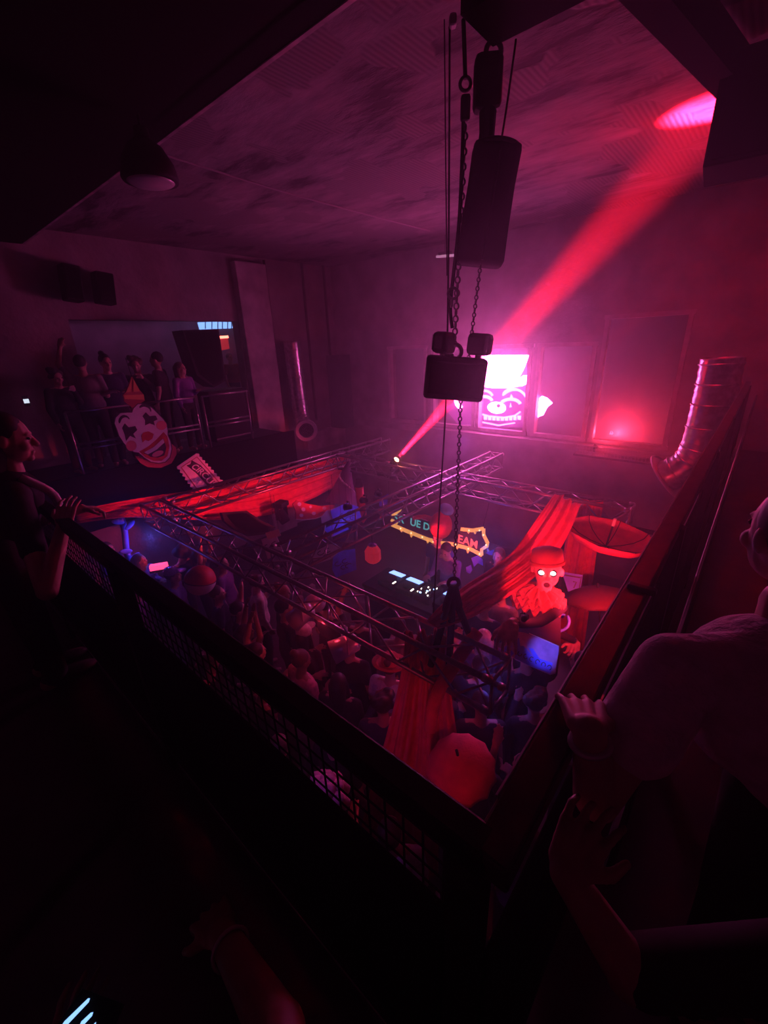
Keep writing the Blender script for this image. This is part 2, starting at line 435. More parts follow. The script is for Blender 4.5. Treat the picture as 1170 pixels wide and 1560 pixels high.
# ------------------------------------------------------------------ chain hoist
HX, HY = 2.42, 1.52
def chain(name, a, b, link, r, label, cat='chain', parent=None):
    a, b = V(a), V(b); d = (b-a); L = d.length; d.normalize()
    u = d.orthogonal().normalized(); w = d.cross(u); mb = MB(); n = int(L/(link*.72)); st = L/n
    for i in range(n):
        c = a + d*(st*(i+.5)); s_ = u if i % 2 else w; h = link/2-r; wd = link*.3
        pts = []
        for k in range(10):
            t = 2*PI*k/10; pts.append(c + d*(h*math.cos(t)) + s_*(wd*math.sin(t)))
        pts.append(pts[0]); mb.path(pts, r, 4, False)
    o = mb.build(name, M_CHAIN, parent, True)
    if label: tag(o, label, cat)
    return o
hz = 4.93
hb = PD(692, 576, 2.78)
HX, HY = hb.x, hb.y
hv = V((math.sin(YAW), -math.cos(YAW), 0)); hn = V((math.cos(YAW), math.sin(YAW), 0))
MH = (Matrix.Rotation(math.radians(-6), 3, 'Z') @ Matrix((hv, hn, V((0, 0, 1)))).transposed())
ho = thing('chain_hoist', hb, 'black electric chain hoist box with two lamp heads, hanging in the middle of the room', 'hoist')
MH2 = MH @ Matrix.Rotation(math.radians(6), 3, 'Y')
MB().bevbox(hb, (.385, .2, .265), .022, MH2).build('motor_box', M_BLACK, ho)
MB().bevbox(hb - MH2 @ V((0, .105, 0)), (.34, .02, .2), .008, MH2).build('cover', M_BLACK, ho)
for sx, tw, sz in ((-.09, 1.0, .21), (.135, -.45, .215)):
    c = hb + MH2 @ V((sx, 0, sz)); Mt = MH2 @ Matrix.Rotation(tw, 3, 'Z')
    h_ = MB().bevbox(c, (.15, .11, .13), .028, Mt).build('lamp_head', M_BLACK, ho)
    MB().bevbox(c + Mt @ V((0, .058, 0)), (.105, .01, .095), .004, Mt).build('lens', mat('lamp_lens', (.3, .28, .28), .2), h_)
    MB().tube(hb + MH2 @ V((sx, 0, .12)), c, .02, 10).build('swivel', M_BLACK, ho)
MB().ring(hb+MH2 @ V((-.02, 0, .16)), MH2 @ V((0, 1, 0)), .045, .013).tube(hb+MH2 @ V((-.07, 0, .12)), hb+MH2 @ V((-.02, 0, .13)), .02).build('hook', M_CHAIN, ho, True)
topz = 6.05
bz = hb + V((-.02*hv.x, -.02*hv.y, 0))
ltop = PD(704, 150, 2.45); 
chain('lift_chain', hb+V((.0, .0, .19))-hv*.005, PD(709, 190, 2.4), .05, .006, 'upper chain rising from the hoist hook past the dark hanging bag')
chain('lift_chain', hb+MH2 @ V((.075, 0, .12)), PD(733, 395, 2.6), .034, .0045, 'loose chain rising from the right of the hoist box into the chain bag')
chain('lift_chain', hb+MH2 @ V((.06, 0, -.13)), PD(692, 884, 3.28), .04, .0055, 'long chain running down from the hoist box to the black slings')
MB_ = MB().path(smooth_path([PD(706, 186, 2.4), PD(700, 330, 2.5), PD(690, 425, 2.6), PD(686, 470, 2.66), PD(689, 500, 2.7)], 5), .011, 8)
tag(MB_.build('power_cable', M_RUBBER, None, True), 'thick black cable beside the upper hoist chain, looping into the hoist', 'cable')
tag(MB().ring(PD(690, 447, 2.6), hn, .03, .009).ring(PD(688, 462, 2.62), hv, .02, .007).build('steel_shackle', M_CHAIN, None, True), 'dark steel shackle on the cable just above the hoist box', 'shackle')
tag(MB().path(smooth_path([PD(685, 40, 2.6), PD(684, 300, 2.75), PD(682, 480, 2.9), PD(679, 620, 3.05), PD(668, 800, 3.3), PD(660, 938, 3.42)], 5), .0065, 6).build('thin_rope', M_RUBBER, None, True), 'thin straight rope hanging left of the hoist down to the front truss', 'rope')
tag(MB().path(smooth_path([PD(677, 30, 2.5), PD(679, 240, 2.6), PD(681, 420, 2.75)], 5), .004, 6).build('guide_rope', M_RUBBER, None, True), 'very thin cord left of the rope in the upper part of the hoist tackle', 'rope')
tag(MB().path(smooth_path([PD(786, 60, 2.3), PD(778, 120, 2.33), PD(766, 200, 2.38), PD(757, 245, 2.4)], 5), .006, 6).build('slack_rope', M_RUBBER, None, True), 'thin slanting cord right of the dark hoist hook block', 'rope')
# upper hook block and chain bag
hk = thing('hook_block', PD(742, 135, 2.3), 'dark hook block with strap hanging from the end of the black ceiling beam', 'hook block')
MB().bevbox(PD(743, 128, 2.3), (.15, .12, .24), .03, MH).build('block', M_BLACK, hk)
MB().ring(PD(752, 78, 2.25), hn, .04, .014).build('hook', M_CHAIN, hk, True)
MB().path([PD(744, 150, 2.32), PD(742, 200, 2.36), PD(738, 245, 2.4)], [.05, .042, .045], 10).build('strap', M_RUBBER, hk)
bg = thing('chain_bag', PD(741, 318, 2.5), 'dark tall chain bag hanging above the hoist box', 'bag')
Mb = MH @ Matrix.Rotation(math.radians(8), 3, 'Y')
bag = MB()
prof = [(-.29, 1.06), (-.27, 1.12), (-.1, 1.05), (.1, 1.0), (.26, 1.02), (.29, .98)]
vs = []
for h, s_ in prof:
    for k in range(16):
        t = 2*PI*k/16; cx = abs(math.cos(t))**.4*math.copysign(1, math.cos(t)); sy = abs(math.sin(t))**.4*math.copysign(1, math.sin(t))
        vs.append(PD(742, 318, 2.5) + Mb @ V((.132*s_*cx, .1*s_*sy, h)))
bag.add(vs, [(i*16+j, i*16+(j+1) % 16, (i+1)*16+(j+1) % 16, (i+1)*16+j) for i in range(5) for j in range(16)] + [tuple(range(16))[::-1], tuple(range(80, 96))])
bag.build('pouch', M_RUBBER, bg, True)
MB().ring(PD(742, 318, 2.5) + Mb @ V((0, 0, .29)), Mb @ V((0, 0, 1)), .12, .012).build('rim', M_BLACK, bg, True)
MB().tube(PD(742, 318, 2.5) + Mb @ V((.01, -.115, -.28)), PD(742, 318, 2.5) + Mb @ V((.01, -.115, .28)), .008).build('webbing', M_BLACK, bg)
tk = thing('pulley', PD(709, 130, 2.38), 'small dark pulley at the top of the upper hoist chain', 'pulley')
MB().bevbox(PD(709, 165, 2.4), (.055, .05, .12), .015, MH).build('housing', M_BLACK, tk); MB().ring(PD(709, 128, 2.37), hn, .03, .01).build('eye', M_CHAIN, tk, True)
MB().tube(PD(709, 120, 2.36), PD(706, 30, 2.3), .012).build('strap', M_RUBBER, tk)
tag(MB().bevbox(PD(690, 32, 2.2), (.04, .06, .05), .015, MH).build('beam_clamp', mat('pale_plastic', (.6, .5, .48), .5)), 'small pale clamp at the left end of the black ceiling beam', 'clamp')
# slings
sl = thing('lifting_sling', PD(690, 885, 3.3), 'black four-legged lifting sling holding up the corner of the front truss', 'sling')
MB().ring(PD(691, 888, 3.28), hn, .04, .016).build('shackle', M_BLACK, sl, True)
for px, py in ((656, 1014), (684, 1016), (716, 968)):
    MB().path(smooth_path([PD(691, 893, 3.28), PD(691+(px-691)*.28, 922, 3.3), PD(691+(px-691)*.62, (922+py)/2, 3.35), PD(px, py, 3.42)], 5), [.036]*6+[.028]*10, 8).build('strap', M_RUBBER, sl, True)

# ------------------------------------------------------------------ lighting fixtures
def par_can(loc, target, label, on=None, yoke_up=True, s=1.0, group='par cans on the trusses', body=M_BLACK):
    loc = V(loc); d = (V(target)-loc).normalized(); o = thing('par_can', loc, label, 'stage light', group)
    MB().lathe(loc-d*.12*s, d, [(.045*s, 0), (.075*s, .02*s), (.085*s, .1*s), (.1*s, .24*s), (.088*s, .24*s), (.078*s, .16*s)], 18).build('housing', body, o, True)
    l_ = MB().lathe(loc+d*.05*s, d, [(.001, .0), (.076*s, 0), (.07*s, .012*s), (.001, .02*s)], 18).build('lens', on or mat('dark_lens', (.05, .04, .05), .15), o, True)
    up = V((0, 0, 1)) if yoke_up else V((0, 0, -1))
    sd = d.cross(V((0, 0, 1))).normalized()
    pts = [loc+sd*.11*s, loc+sd*.11*s+up*.14*s, loc-sd*.11*s+up*.14*s, loc-sd*.11*s]
    y = MB()
    for a, b in zip(pts, pts[1:]): y.tube(a, b, .009*s, 6)
    y.build('yoke', body, o); MB().bevbox(loc+up*.17*s, (.05*s, .05*s, .06*s), .008).build('clamp', body, o)
    return o
def moving_head(loc, target, label, hang=True, lens=None, s=1.0):
    loc = V(loc); d = (V(target)-loc).normalized(); o = thing('moving_head_light', loc, label, 'stage light', 'moving heads on the trusses')
    up = V((0, 0, 1)) if hang else V((0, 0, -1)); sd = V((d.y, -d.x, 0)).normalized(); fw = up.cross(sd)
    Mx = Matrix((sd, fw, V((0, 0, 1)))).transposed()
    MB().bevbox(loc+up*.26*s, (.26*s, .22*s, .1*s), .02, Mx).build('base', M_BLACK, o)
    for q in (-1, 1): MB().bevbox(loc+sd*q*.13*s+up*.1*s, (.035*s, .09*s, .26*s), .012, Mx).build('arm', M_BLACK, o)
    MB().lathe(loc-d*.14*s, d, [(.05*s, 0), (.09*s, .03*s), (.105*s, .12*s), (.1*s, .25*s), (.085*s, .28*s), (.08*s, .265*s)], 20).build('head', M_BLACK, o, True)
    MB().lathe(loc+d*.125*s, d, [(.001, 0), (.08*s, 0), (.06*s, .012*s), (.001, .018*s)], 20).build('lens', lens or mat('dark_lens', (.05, .04, .05), .15), o, True)
    return o
src = V((6.2, 5.04, 2.82)); hit = PZ(1100, 160, ZC)
bd = (hit-src).normalized()
src = PX(607, 697, 6.2)
bd = (hit-src).normalized()
moving_head(src-bd*.15, hit, 'black moving head on the back truss throwing the red beam up to the ceiling', hang=False, lens=glow('beam_lens', (1, .25, .12), 60), s=.62)
lamp('SPOT', src+bd*.02, 680000, (1, .005, .028), hit, size=.03, angle=8.0, blend=1.0, name='beam_light')
mh = PY(430, 787, 6.55)
moving_head(mh, mh+V((.2, -.6, -1)), 'black moving head hanging under the left truss in front of the red swag', hang=True, s=1.0)
# par cans with red light
pc = [(PZ(478, 918, 2.12), (4, 4.6, .8), 'red lit par can under the front truss, nearest the middle truss'),
      (PZ(526, 985, 2.1), PZ(470, 1012, 2.0), 'par can lit bright red hanging below the front truss over the dancers'),
      (PZ(460, 936, 2.1), PZ(430, 960, 1.95), 'small red lit par can left of the bright one under the front truss'),
      (PZ(652, 1008, 2.12), PZ(700, 1010, 1.4), 'red lit par can half hidden by the falling red drape')]
rl = mat('red_lit_lens', (.1, .01, .01), emit=(1, .04, .03), es=9)
M_CHR = mat('chrome_housing', (.7, .66, .66), .3, .35)
for a, t, l in pc: par_can(a, t, l, rl, body=M_CHR, s=1.15)

# ------------------------------------------------------------------ red cloth
def swag(name, upper, lower, folds, amp, label, pl, cat='drape', **k):
    A = [pl(*p) for p in upper]; B = [pl(*p) for p in lower]
    return tag(ribbon_cloth(name, M_REDC, A, B, folds, amp, **k), label, cat)
swag('red_swag', [(112, 778), (180, 764), (255, 752), (330, 742), (400, 728), (480, 706), (535, 690)],
     [(118, 797), (190, 788), (260, 790), (330, 792), (410, 784), (470, 762), (515, 738)], 4, .035,
     'long red cloth swag hung along the left truss below the clown face', lambda x, y: PY(x, y, 7.15))
# right swag from far corner to near corner
UA = [(846, 752), (820, 790), (790, 832), (755, 862), (712, 890), (672, 922), (650, 946)]
UB = [(884, 770), (868, 812), (842, 852), (806, 886), (760, 918), (712, 944), (668, 958)]
ys = [1.62, 1.58, 1.56, 1.55, 1.55, 1.56, 1.6]
yb = [1.42, 1.40, 1.38, 1.36, 1.36, 1.4, 1.5]
tag(ribbon_cloth('red_swag', M_REDC, [PY(x, y, v) for (x, y), v in zip(UA, ys)], [PY(x, y, v) for (x, y), v in zip(UB, yb)], 3, .03), 'wide red cloth swag sagging from the back truss corner to the front truss corner', 'drape')
tag(ribbon_cloth('hanging_drape', M_REDC, [V((6.15, 1.72, 2.6)), V((6.1, 1.75, 1.9)), V((6.1, 1.78, .9)), V((6.1, 1.8, .05))],
    [V((6.25, 1.36, 2.6)), V((6.2, 1.33, 1.9)), V((6.2, 1.3, .9)), V((6.2, 1.28, .05))], 2, .025), 'straight red cloth strip hanging down behind the clown puppet', 'drape')
# front drape falling from near corner to the floor
fa = [V((2.2, 1.76, 2.62)), V((2.17, 1.8, 2.2)), V((2.05, 1.9, 1.5)), V((1.86, 2.02, .7)), V((1.75, 2.1, .03))]
fb = [V((2.42, 1.5, 2.62)), V((2.36, 1.44, 2.2)), V((2.3, 1.28, 1.5)), V((2.24, 1.12, .7)), V((2.2, 1.05, .03))]
tag(ribbon_cloth('hanging_drape', M_REDC, fa, fb, 3, .05), 'red cloth falling from the near truss corner and widening to the floor', 'drape')
# rolled red tube
ra, rb_ = PZ(727, 962, 2.62), PZ(664, 1062, 2.25)
tube_o = MB().path(smooth_path([ra, (ra+rb_)/2+V((0, 0, .03)), rb_, rb_+V((-.05, .02, -.3))], 6), .052, 14, False)
rt = tube_o.build('rolled_cloth', M_REDC, None, True); sd = rt.modifiers.new('s', 'SOLIDIFY'); sd.thickness = .012
tag(rt, 'rolled red cloth tube leaning at the near truss corner right of the black slings', 'cloth roll')

# parasols
def parasol(c, axis, R, h, label, mat_, n=8, handle=.7):
    axis = V(axis).normalized(); u = axis.orthogonal().normalized(); w = axis.cross(u); c = V(c)
    o = thing('parasol', c, label, 'parasol', 'parasols hung as decoration'); mb = MB(); K = 7; S = 4; vs = [c+axis*h]
    for k in range(1, K+1):
        t = k/K; rr = R*math.sin(t*PI/2); hh = h*math.cos(t*PI/2)
        for j in range(n*S):
            a = 2*PI*j/(n*S); loc_ = (j % S)/S; sag = 1-.07*t*math.sin(PI*loc_)
            vs.append(c + axis*hh + (u*math.cos(a)+w*math.sin(a))*rr*sag)
    N = n*S; fs = [(0, 1+j, 1+(j+1) % N) for j in range(N)]
    for k in range(K-1): fs += [(1+k*N+j, 1+(k+1)*N+j, 1+(k+1)*N+(j+1) % N, 1+k*N+(j+1) % N) for j in range(N)]
    mb.add(vs, fs); cn = mb.build('canopy', mat_, o, True); sdm = cn.modifiers.new('s', 'SOLIDIFY'); sdm.thickness = .004
    ribs = MB()
    for j in range(n):
        a = 2*PI*j/n; pts = [c + axis*(h*math.cos(t*PI/2)-.008) + (u*math.cos(a)+w*math.sin(a))*R*math.sin(t*PI/2)*.99 for t in (0, .25, .5, .75, 1)]
        ribs.path(pts, .005, 5)
    ribs.build('ribs', M_STEEL, o)
    MB().tube(c+axis*(h+.06), c+axis*(h-handle), .011, 8).build('shaft', M_STEEL, o)
    MB().tube(c+axis*(h-handle), c+axis*(h-handle-.1), .018, 8).build('handle', M_CREAM, o)
    return o
pcn = PY(930, 812, 1.05)
parasol(pcn, V((-.04, .12, -1)), .52, .2, 'open red parasol hanging bowl-up below the end of the back truss', M_REDC, handle=.3)
parasol(PY(912, 915, .95), V((.2, .25, 1)), .42, .16, 'dim dark red parasol under the bowl-up one, beside the right rail', mat('dark_red_cloth', (.13, .015, .02), .8, noise=.2), handle=.5)
parasol(PZ(703, 1172, 1.75), V((-.25, .05, 1)), .27, .2, 'small round red parasol held above the dancers right of the falling drape', M_REDC, n=12, handle=.45)

# ------------------------------------------------------------------ cut-out helpers
class Cut:
    """flat cut-outs on the plane (p0, n); n faces the viewer"""
    def __init__(s, p0, n):
        s.p0 = V(p0); s.n = V(n).normalized()
        if (EYE-s.p0).dot(s.n) < 0: s.n = -s.n
    def P(s, x, y, off=0): return on_plane(x, y, s.p0, s.n) + s.n*off
    def poly(s, name, pts, material, parent, off=0, thick=.02):
        return MB().poly([s.P(x, y, off) for x, y in pts], s.n, thick).build(name, material, parent)
    def multi(s, name, polys, material, parent, off=0, thick=.004):
        mb = MB()
        for pts in polys: mb.poly([s.P(x, y, off) for x, y in pts], s.n, thick)
        return mb.build(name, material, parent)
def ell(cx, cy, rx, ry, rot=0, n=20, a0=0, a1=360):
    r_ = math.radians(rot); out = []
    full = (a1-a0) == 360
    for i in range(n if full else n+1):
        t = math.radians(a0+(a1-a0)*i/n); x, y = rx*math.cos(t), ry*math.sin(t)
        out.append((cx+x*math.cos(r_)-y*math.sin(r_), cy+x*math.sin(r_)+y*math.cos(r_)))
    return out
def stroke(pts, w):
    """closed outline of a brush stroke; w is one width or a list"""
    ws = w if isinstance(w, list) else [w]*len(pts); L = []; R_ = []
    for i, (x, y) in enumerate(pts):
        x0, y0 = pts[max(i-1, 0)]; x1, y1 = pts[min(i+1, len(pts)-1)]; dx, dy = x1-x0, y1-y0; l = math.hypot(dx, dy) or 1
        L.append((x-dy/l*ws[i]/2, y+dx/l*ws[i]/2)); R_.append((x+dy/l*ws[i]/2, y-dx/l*ws[i]/2))
    return L + R_[::-1]
def arc(cx, cy, rx, ry, a0, a1, rot=0, n=12): return ell(cx, cy, rx, ry, rot, n, a0, a1+1e-6)

# ------------------------------------------------------------------ lit sign behind the window
sg = thing('light_sign', (9.2, 4.3, 2.9), 'glowing pink face sign with tall hat shining behind the far windows', 'sign')
S = Cut((9.2, 4.3, 3.5), (-1, 0, 0))
G_HAT = glow('sign_white_glow', (1, .12, .52), 95)
G_PINK = glow('sign_pink_glow', (1, .2, .85), 9)
G_BACK = glow('sign_purple_back', (.55, .05, .5), .9)
S.poly('face_panel', [(728, 548), (800, 548), (808, 600), (806, 652), (700, 650), (676, 622), (700, 606), (728, 600)], G_BACK, sg, -.02)
S.poly('hat', [(728, 541), (806, 541), (799, 560), (790, 577), (797, 572), (808, 571), (808, 582), (796, 588), (775, 591), (750, 591), (728, 588)], G_HAT, sg, .01)
S.multi('brow', [stroke(arc(783, 608, 18, 15, 200, 350), [2, 5, 6, 6, 6, 5, 5, 4, 4, 4, 4, 3, 2]), stroke(arc(737, 606, 14, 11, 200, 345), 4)], G_PINK, sg, .01)
S.multi('eye', [stroke(arc(778, 617, 15, 9, 190, 350), 5), stroke(arc(738, 612, 12, 8, 190, 350), 5), [(779, 600), (782, 605), (779, 610), (777, 605)], [(778, 613), (780, 620), (776, 621)]], G_PINK, sg, .01)
S.multi('nose', [ell(757, 621, 14, 9, 5)], G_HAT, sg, .012)
S.multi('nose_hole', [ell(760, 618, 3, 3)], M_INK, sg, .018)
teeth = []
for k in range(9):
    x = 737+k*6.4; y = 633+1.5*math.sin(k/8*PI)
    teeth.append([(x, y), (x+5.6, y+.3), (x+5.2, y+6.5), (x+.5, y+6.2)])
S.multi('teeth', teeth, G_PINK, sg, .01)
S.multi('grin', [stroke([(731, 630), (745, 634), (768, 636), (785, 633), (793, 627)], 2.5), stroke([(735, 643), (760, 648), (785, 644)], 2)], G_PINK, sg, .012)
S.multi('bow', [[(817, 612), (826, 603), (834, 606), (842, 614), (834, 620), (828, 632), (818, 636), (813, 628)]], G_HAT, sg, .01)
S.multi('bow_side', [[(692, 609), (700, 612), (705, 620), (700, 624), (694, 617)]], G_HAT, sg, .01)

# ------------------------------------------------------------------ clown face board and ticket on the far balcony
cl = thing('clown_cutout', PY(225, 650, 7.75), 'white laughing clown face cutout with orange cone hat hanging on the far left balcony', 'cutout')
C = Cut((3, 7.75, 3.4), (0, -1, 0))
face = [(178, 655), (174, 645), (176, 636), (183, 629), (193, 628), (201, 628), (203, 622), (210, 615), (222, 615), (232, 621), (241, 630), (249, 638), (254, 646), (256, 655), (256, 663), (260, 672), (262, 684), (259, 697), (252, 704), (242, 706), (230, 704), (219, 697), (211, 690), (204, 689), (196, 684), (188, 675), (181, 664)]
C.poly('ruff', [(206, 694), (214, 705), (226, 712), (246, 713), (262, 706), (270, 692), (269, 682), (262, 676), (258, 700), (240, 706), (220, 700)], mat('ruff_red', (.45, .08, .1), .7), cl, -.02)
C.poly('face', face, M_WHITE, cl, 0, .025)
C.poly('hat', [(201, 573), (213, 594), (218, 600), (221, 610), (203, 622), (190, 612), (187, 602), (192, 597)], mat('hat_red', (.5, .06, .08), .7), cl, -.006)
C.multi('hat_panel', [[(201, 576), (199, 597), (192, 598)], [(203, 577), (213, 596), (203, 597)], [(188, 602), (219, 601), (220, 609), (190, 608)]], mat('hat_orange', (.85, .38, .12), .6), cl, .004)
dark = [stroke(arc(190, 643, 8, 9, 170, 330), [2, 3, 4, 4, 4, 4, 4, 4, 3, 3, 2, 2, 1]), stroke(arc(221, 625, 9, 7, 180, 345, 25), [2, 3, 4, 4, 4, 4, 4, 4, 3, 3, 2, 2, 1]),
        [(186, 652), (190, 645), (196, 651), (206, 649), (209, 655), (203, 661), (207, 668), (198, 664), (192, 672), (190, 662)],
        [(217, 634), (222, 628), (228, 634), (237, 633), (240, 639), (234, 642), (236, 648), (228, 645), (221, 648), (221, 640)]]
C.multi('eye_paint', dark, M_INK, cl, .004)
C.multi('cheek', [ell(200, 679, 8, 8), ell(246, 648, 8, 7)], mat('cheek_pink', (.7, .2, .2), .6), cl, .004)
C.multi('nose', [[(215, 664), (218, 659), (226, 657), (234, 661), (232, 668), (226, 672), (221, 670), (217, 674)]], M_REDP, cl, .008)
C.multi('lips', [[(212, 688), (226, 680), (238, 670), (249, 658), (255, 665), (258, 680), (255, 695), (246, 702), (234, 702), (222, 697)]], M_REDP, cl, .004)
C.multi('mouth', [[(219, 690), (234, 682), (249, 668), (253, 682), (250, 694), (241, 697), (230, 696)]], M_INK, cl, .009)
C.multi('teeth_row', [[(219, 689), (234, 681), (248, 668), (250, 674), (238, 685), (225, 692)]], M_WHITE, cl, .013)
C.multi('tongue', [ell(240, 691, 9, 4, -20)], mat('tongue_pink', (.75, .3, .3), .6), cl, .013)
C.multi('outline', [stroke(face+[face[0]], 1.4)], M_INK, cl, .003)
MB().tube(C.P(201, 574), C.P(193, 545)+V((0, .05, 0)), .006, 6).build('hanging_wire', M_STEEL, cl)

tkt = thing('ticket_board', PY(300, 718, 7.72), 'white ticket board lettered CIRCUS leaning behind the left truss', 'sign')
T = Cut((3.7, 7.72, 2.5), (0, -1, 0))
corn = [(270, 711), (300, 690), (340, 735), (305, 760)]
out = []
for (x0, y0), (x1, y1), z in ((corn[0], corn[1], 0), (corn[1], corn[2], 1), (corn[2], corn[3], 0), (corn[3], corn[0], 1)):
    n = 9 if z else 1; dx, dy = x1-x0, y1-y0; l = math.hypot(dx, dy); nx, ny = dy/l, -dx/l
    for k in range(n*2):
        if not z and k: break
        t = k/(n*2); o_ = 1.8 if k % 2 else -1.2
        out.append((x0+dx*t+(nx*o_ if z else 0), y0+dy*t+(ny*o_ if z else 0)))
T.poly('board', out, M_WHITE, tkt, 0, .02)
T.multi('border', [stroke([(276, 712), (300, 696), (334, 735)], 1.4), stroke([(276, 712), (306, 753)], 1.4)], mat('ticket_red', (.45, .07, .12), .6), tkt, .004)
T.multi('banner', [[(284, 709), (290, 707), (292, 701), (306, 709), (322, 726), (333, 741), (322, 747), (310, 733), (298, 720)]], M_INK, tkt, .005)
def tmap(u, v, w):
    # text runs down to the right along a gentle curve
    bx, by = 289+u*33, 711+u*32-3.0*math.sin(PI*u); ux, uy = 8.5, -6.2
    return T.P(bx+ux*v*.95+1, by+uy*v*.95+1, .006+.003*w)
lettering('lettering', 'CIRCUS', tmap, M_WHITE, tkt)

# ------------------------------------------------------------------ far balcony: railing, speaker, opening
rl_ = thing('pipe_railing', (4.4, 7.95, ZB), 'grey pipe railing on the far left balcony in front of the black speaker', 'railing')
YR = 8.0
def pipe(name, pts, r=.022, m_=M_ALU): return MB().path(pts, r, 10).build(name, m_, rl_, True)
for x0, x1 in ((4.0, 4.95), (2.9, 3.85), (1.8, 2.75)):
    pipe('post', [V((x0, YR, ZB)), V((x0, YR, 4.0))]); pipe('post', [V((x1, YR, ZB)), V((x1, YR, 4.0))])
    for z in (4.0, 3.5, 3.42, 3.0): pipe('rail', [V((x0, YR, z)), V((x1, YR, z))], .02)
sp = thing('stage_speaker', PY(312, 545, 8.35), 'big black angled speaker standing on the far left balcony in the wall opening', 'speaker')
SP = Cut((4.3, 8.5, 4.6), (0, -1, 0))
SP.poly('cabinet', [(278, 503), (333, 501), (345, 580), (326, 590), (300, 572)], M_BLACK, sp, 0, .45)
SP.poly('grille', [(281, 506), (330, 504), (341, 576), (325, 586), (303, 569)], M_RUBBER, sp, .01, .012)
tb = thing('flight_case', PY(350, 597, 8.6), 'low dark case under the big speaker on the far balcony', 'case')
MB().bevbox((4.85, 8.75, 3.5), (.9, .5, 1.05), .02).build('box', M_BLACK, tb); 
for z in (3.05, 3.95): MB().bevbox((4.85, 8.49, z), (.9, .015, .03), .004).build('edge', M_ALU, tb)
# room beyond the opening
struct(MB().box((4.4, 13.4, 4.2), (8, .15, 4.5)).build('wall_beyond_left', mat('purple_lit_plaster', (.5, .26, .44), .9, noise=.3, nscale=2)))  # purple of the next room's light put into the wall colour
struct(MB().box((4.4, 11.5, ZB-.1), (8, 3.8, .2)).build('floor_beyond', M_BALC))
struct(MB().box((8.4, 11.5, 4.2), (.15, 3.8, 4.5)).build('wall_beyond_right', M_PLAS))
struct(MB().box((.6, 11.5, 4.2), (.15, 3.8, 4.5)).build('wall_beyond_side', M_PLAS))
bl = Cut((6.2, 12.2, 5), (0, -1, 0))
bs = thing('strip_light', bl.P(330, 495), 'bright blue light strip seen through the left wall opening above the speaker', 'light')
bl.poly('panel', [(302, 491), (358, 489), (358, 500), (305, 502)], glow('blue_panel', (.22, .42, 1), 2.2), bs, 0, .05)
bl.multi('divider', [[(x, 489), (x+1.3, 489), (x+1.3, 501), (x, 501)] for x in (312, 322, 331, 338, 346, 352)], mat('blue_divider', (.1, .1, .3), .6), bs, .01)
rlmp = thing('bar_lamp', bl.P(340, 518), 'small glowing red bar lamp in the next room right of the speaker', 'lamp')
bl.poly('tube', [(333, 512), (347, 511), (348, 515), (334, 516)], glow('red_tube', (1, .2, .13), 6), rlmp, .02, .05)
bl.poly('case', [(334, 516), (347, 515), (350, 531), (337, 534)], mat('bar_red', (.6, .05, .06), .5, emit=(1, .05, .08), es=.35), rlmp, 0, .1)
lamp('AREA', (4.6, 12.9, 5.9), 5, (.85, .22, .75), (4.6, 11.5, 4.0), size=(3, .4), name='next_room_light')
lamp('POINT', tuple(bl.P(340, 530)+V((0, -.4, 0))), 1.2, RED, name='bar_light')
# hanging black speakers, lamp and cable upper left
for px, py, w, h, l in ((158, 440, .28, .5, 'black speaker hanging on the left wall, right one of the dim pair'), (108, 432, .26, .55, 'black speaker hanging on the left wall, left one of the dim pair')):
    p = PY(px, py, 9.2); o = thing('wall_speaker', p, l, 'speaker')
    MB().bevbox(p, (w, .3, h), .02, Matrix.Rotation(.12, 3, 'Y')).build('cabinet', M_BLACK, o); MB().tube(p, p+V((0, .28, .2)), .02).build('bracket', M_STEEL, o)
    MB().bevbox(p+V((0, -.155, 0)), (w*.85, .012, h*.85), .004, Matrix.Rotation(.12, 3, 'Y')).build('grille', M_RUBBER, o)
dl = PZ(228, 266, 6.1)
o = thing('dome_lamp', dl, 'dark dome lamp hanging under the ceiling beside the long left beam', 'lamp')
MB().lathe(dl+V((0, 0, -.05)), (0, 0, 1), [(.2, 0), (.21, .02), (.19, .12), (.13, .22), (.06, .27), (.05, .34)], 24).build('shade', M_BLACK, o, True)
MB().lathe(dl+V((0, 0, -.07)), (0, 0, 1), [(.001, 0), (.15, .005), (.19, .03), (.001, .04)], 24).build('diffuser', mat('lamp_glass', (.55, .5, .5), .25), o, True)
MB().tube(dl+V((0, 0, .25)), V((dl.x, dl.y, 6.5)), .012).build('stem', M_STEEL, o)
ca, cb = PZ(228, 229, 6.6), PZ(655, 352, 6.6)
tag(MB().path(smooth_path([ca, (ca*.6+cb*.4)+V((0, 0, -.03)), cb], 8), .009, 6).build('ceiling_cable', mat('pale_cable', (.5, .45, .45), .5)), 'thin pale cable stretched diagonally under the ceiling', 'cable')
fl = PZ(676, 390, 6.6)
for px, py, l in ((678, 390, 'small tube lamp under the far ceiling left of the chain bag'), (744, 399, 'small tube lamp under the far ceiling below the chain bag')):
    a, b = PX(px-13, py+1, 8.3), PX(px+13, py-1, 8.3)
    o = thing('tube_lamp', (a+b)/2, l, 'lamp'); MB().tube(a, b, .025, 8).build('tube', mat('lamp_white', (.8, .75, .75), .4, emit=(1, .5, .8), es=.4), o); MB().box((a+b)/2+V((0, 0, .05)), (.1, .25, .05)).build('housing', M_BEAM, o)
    MB().tube((a+b)/2+V((0, 0, .05)), V(((a+b)/2).xy.to_3d())+V((0, 0, ZC)), .008).build('stem', M_STEEL, o)

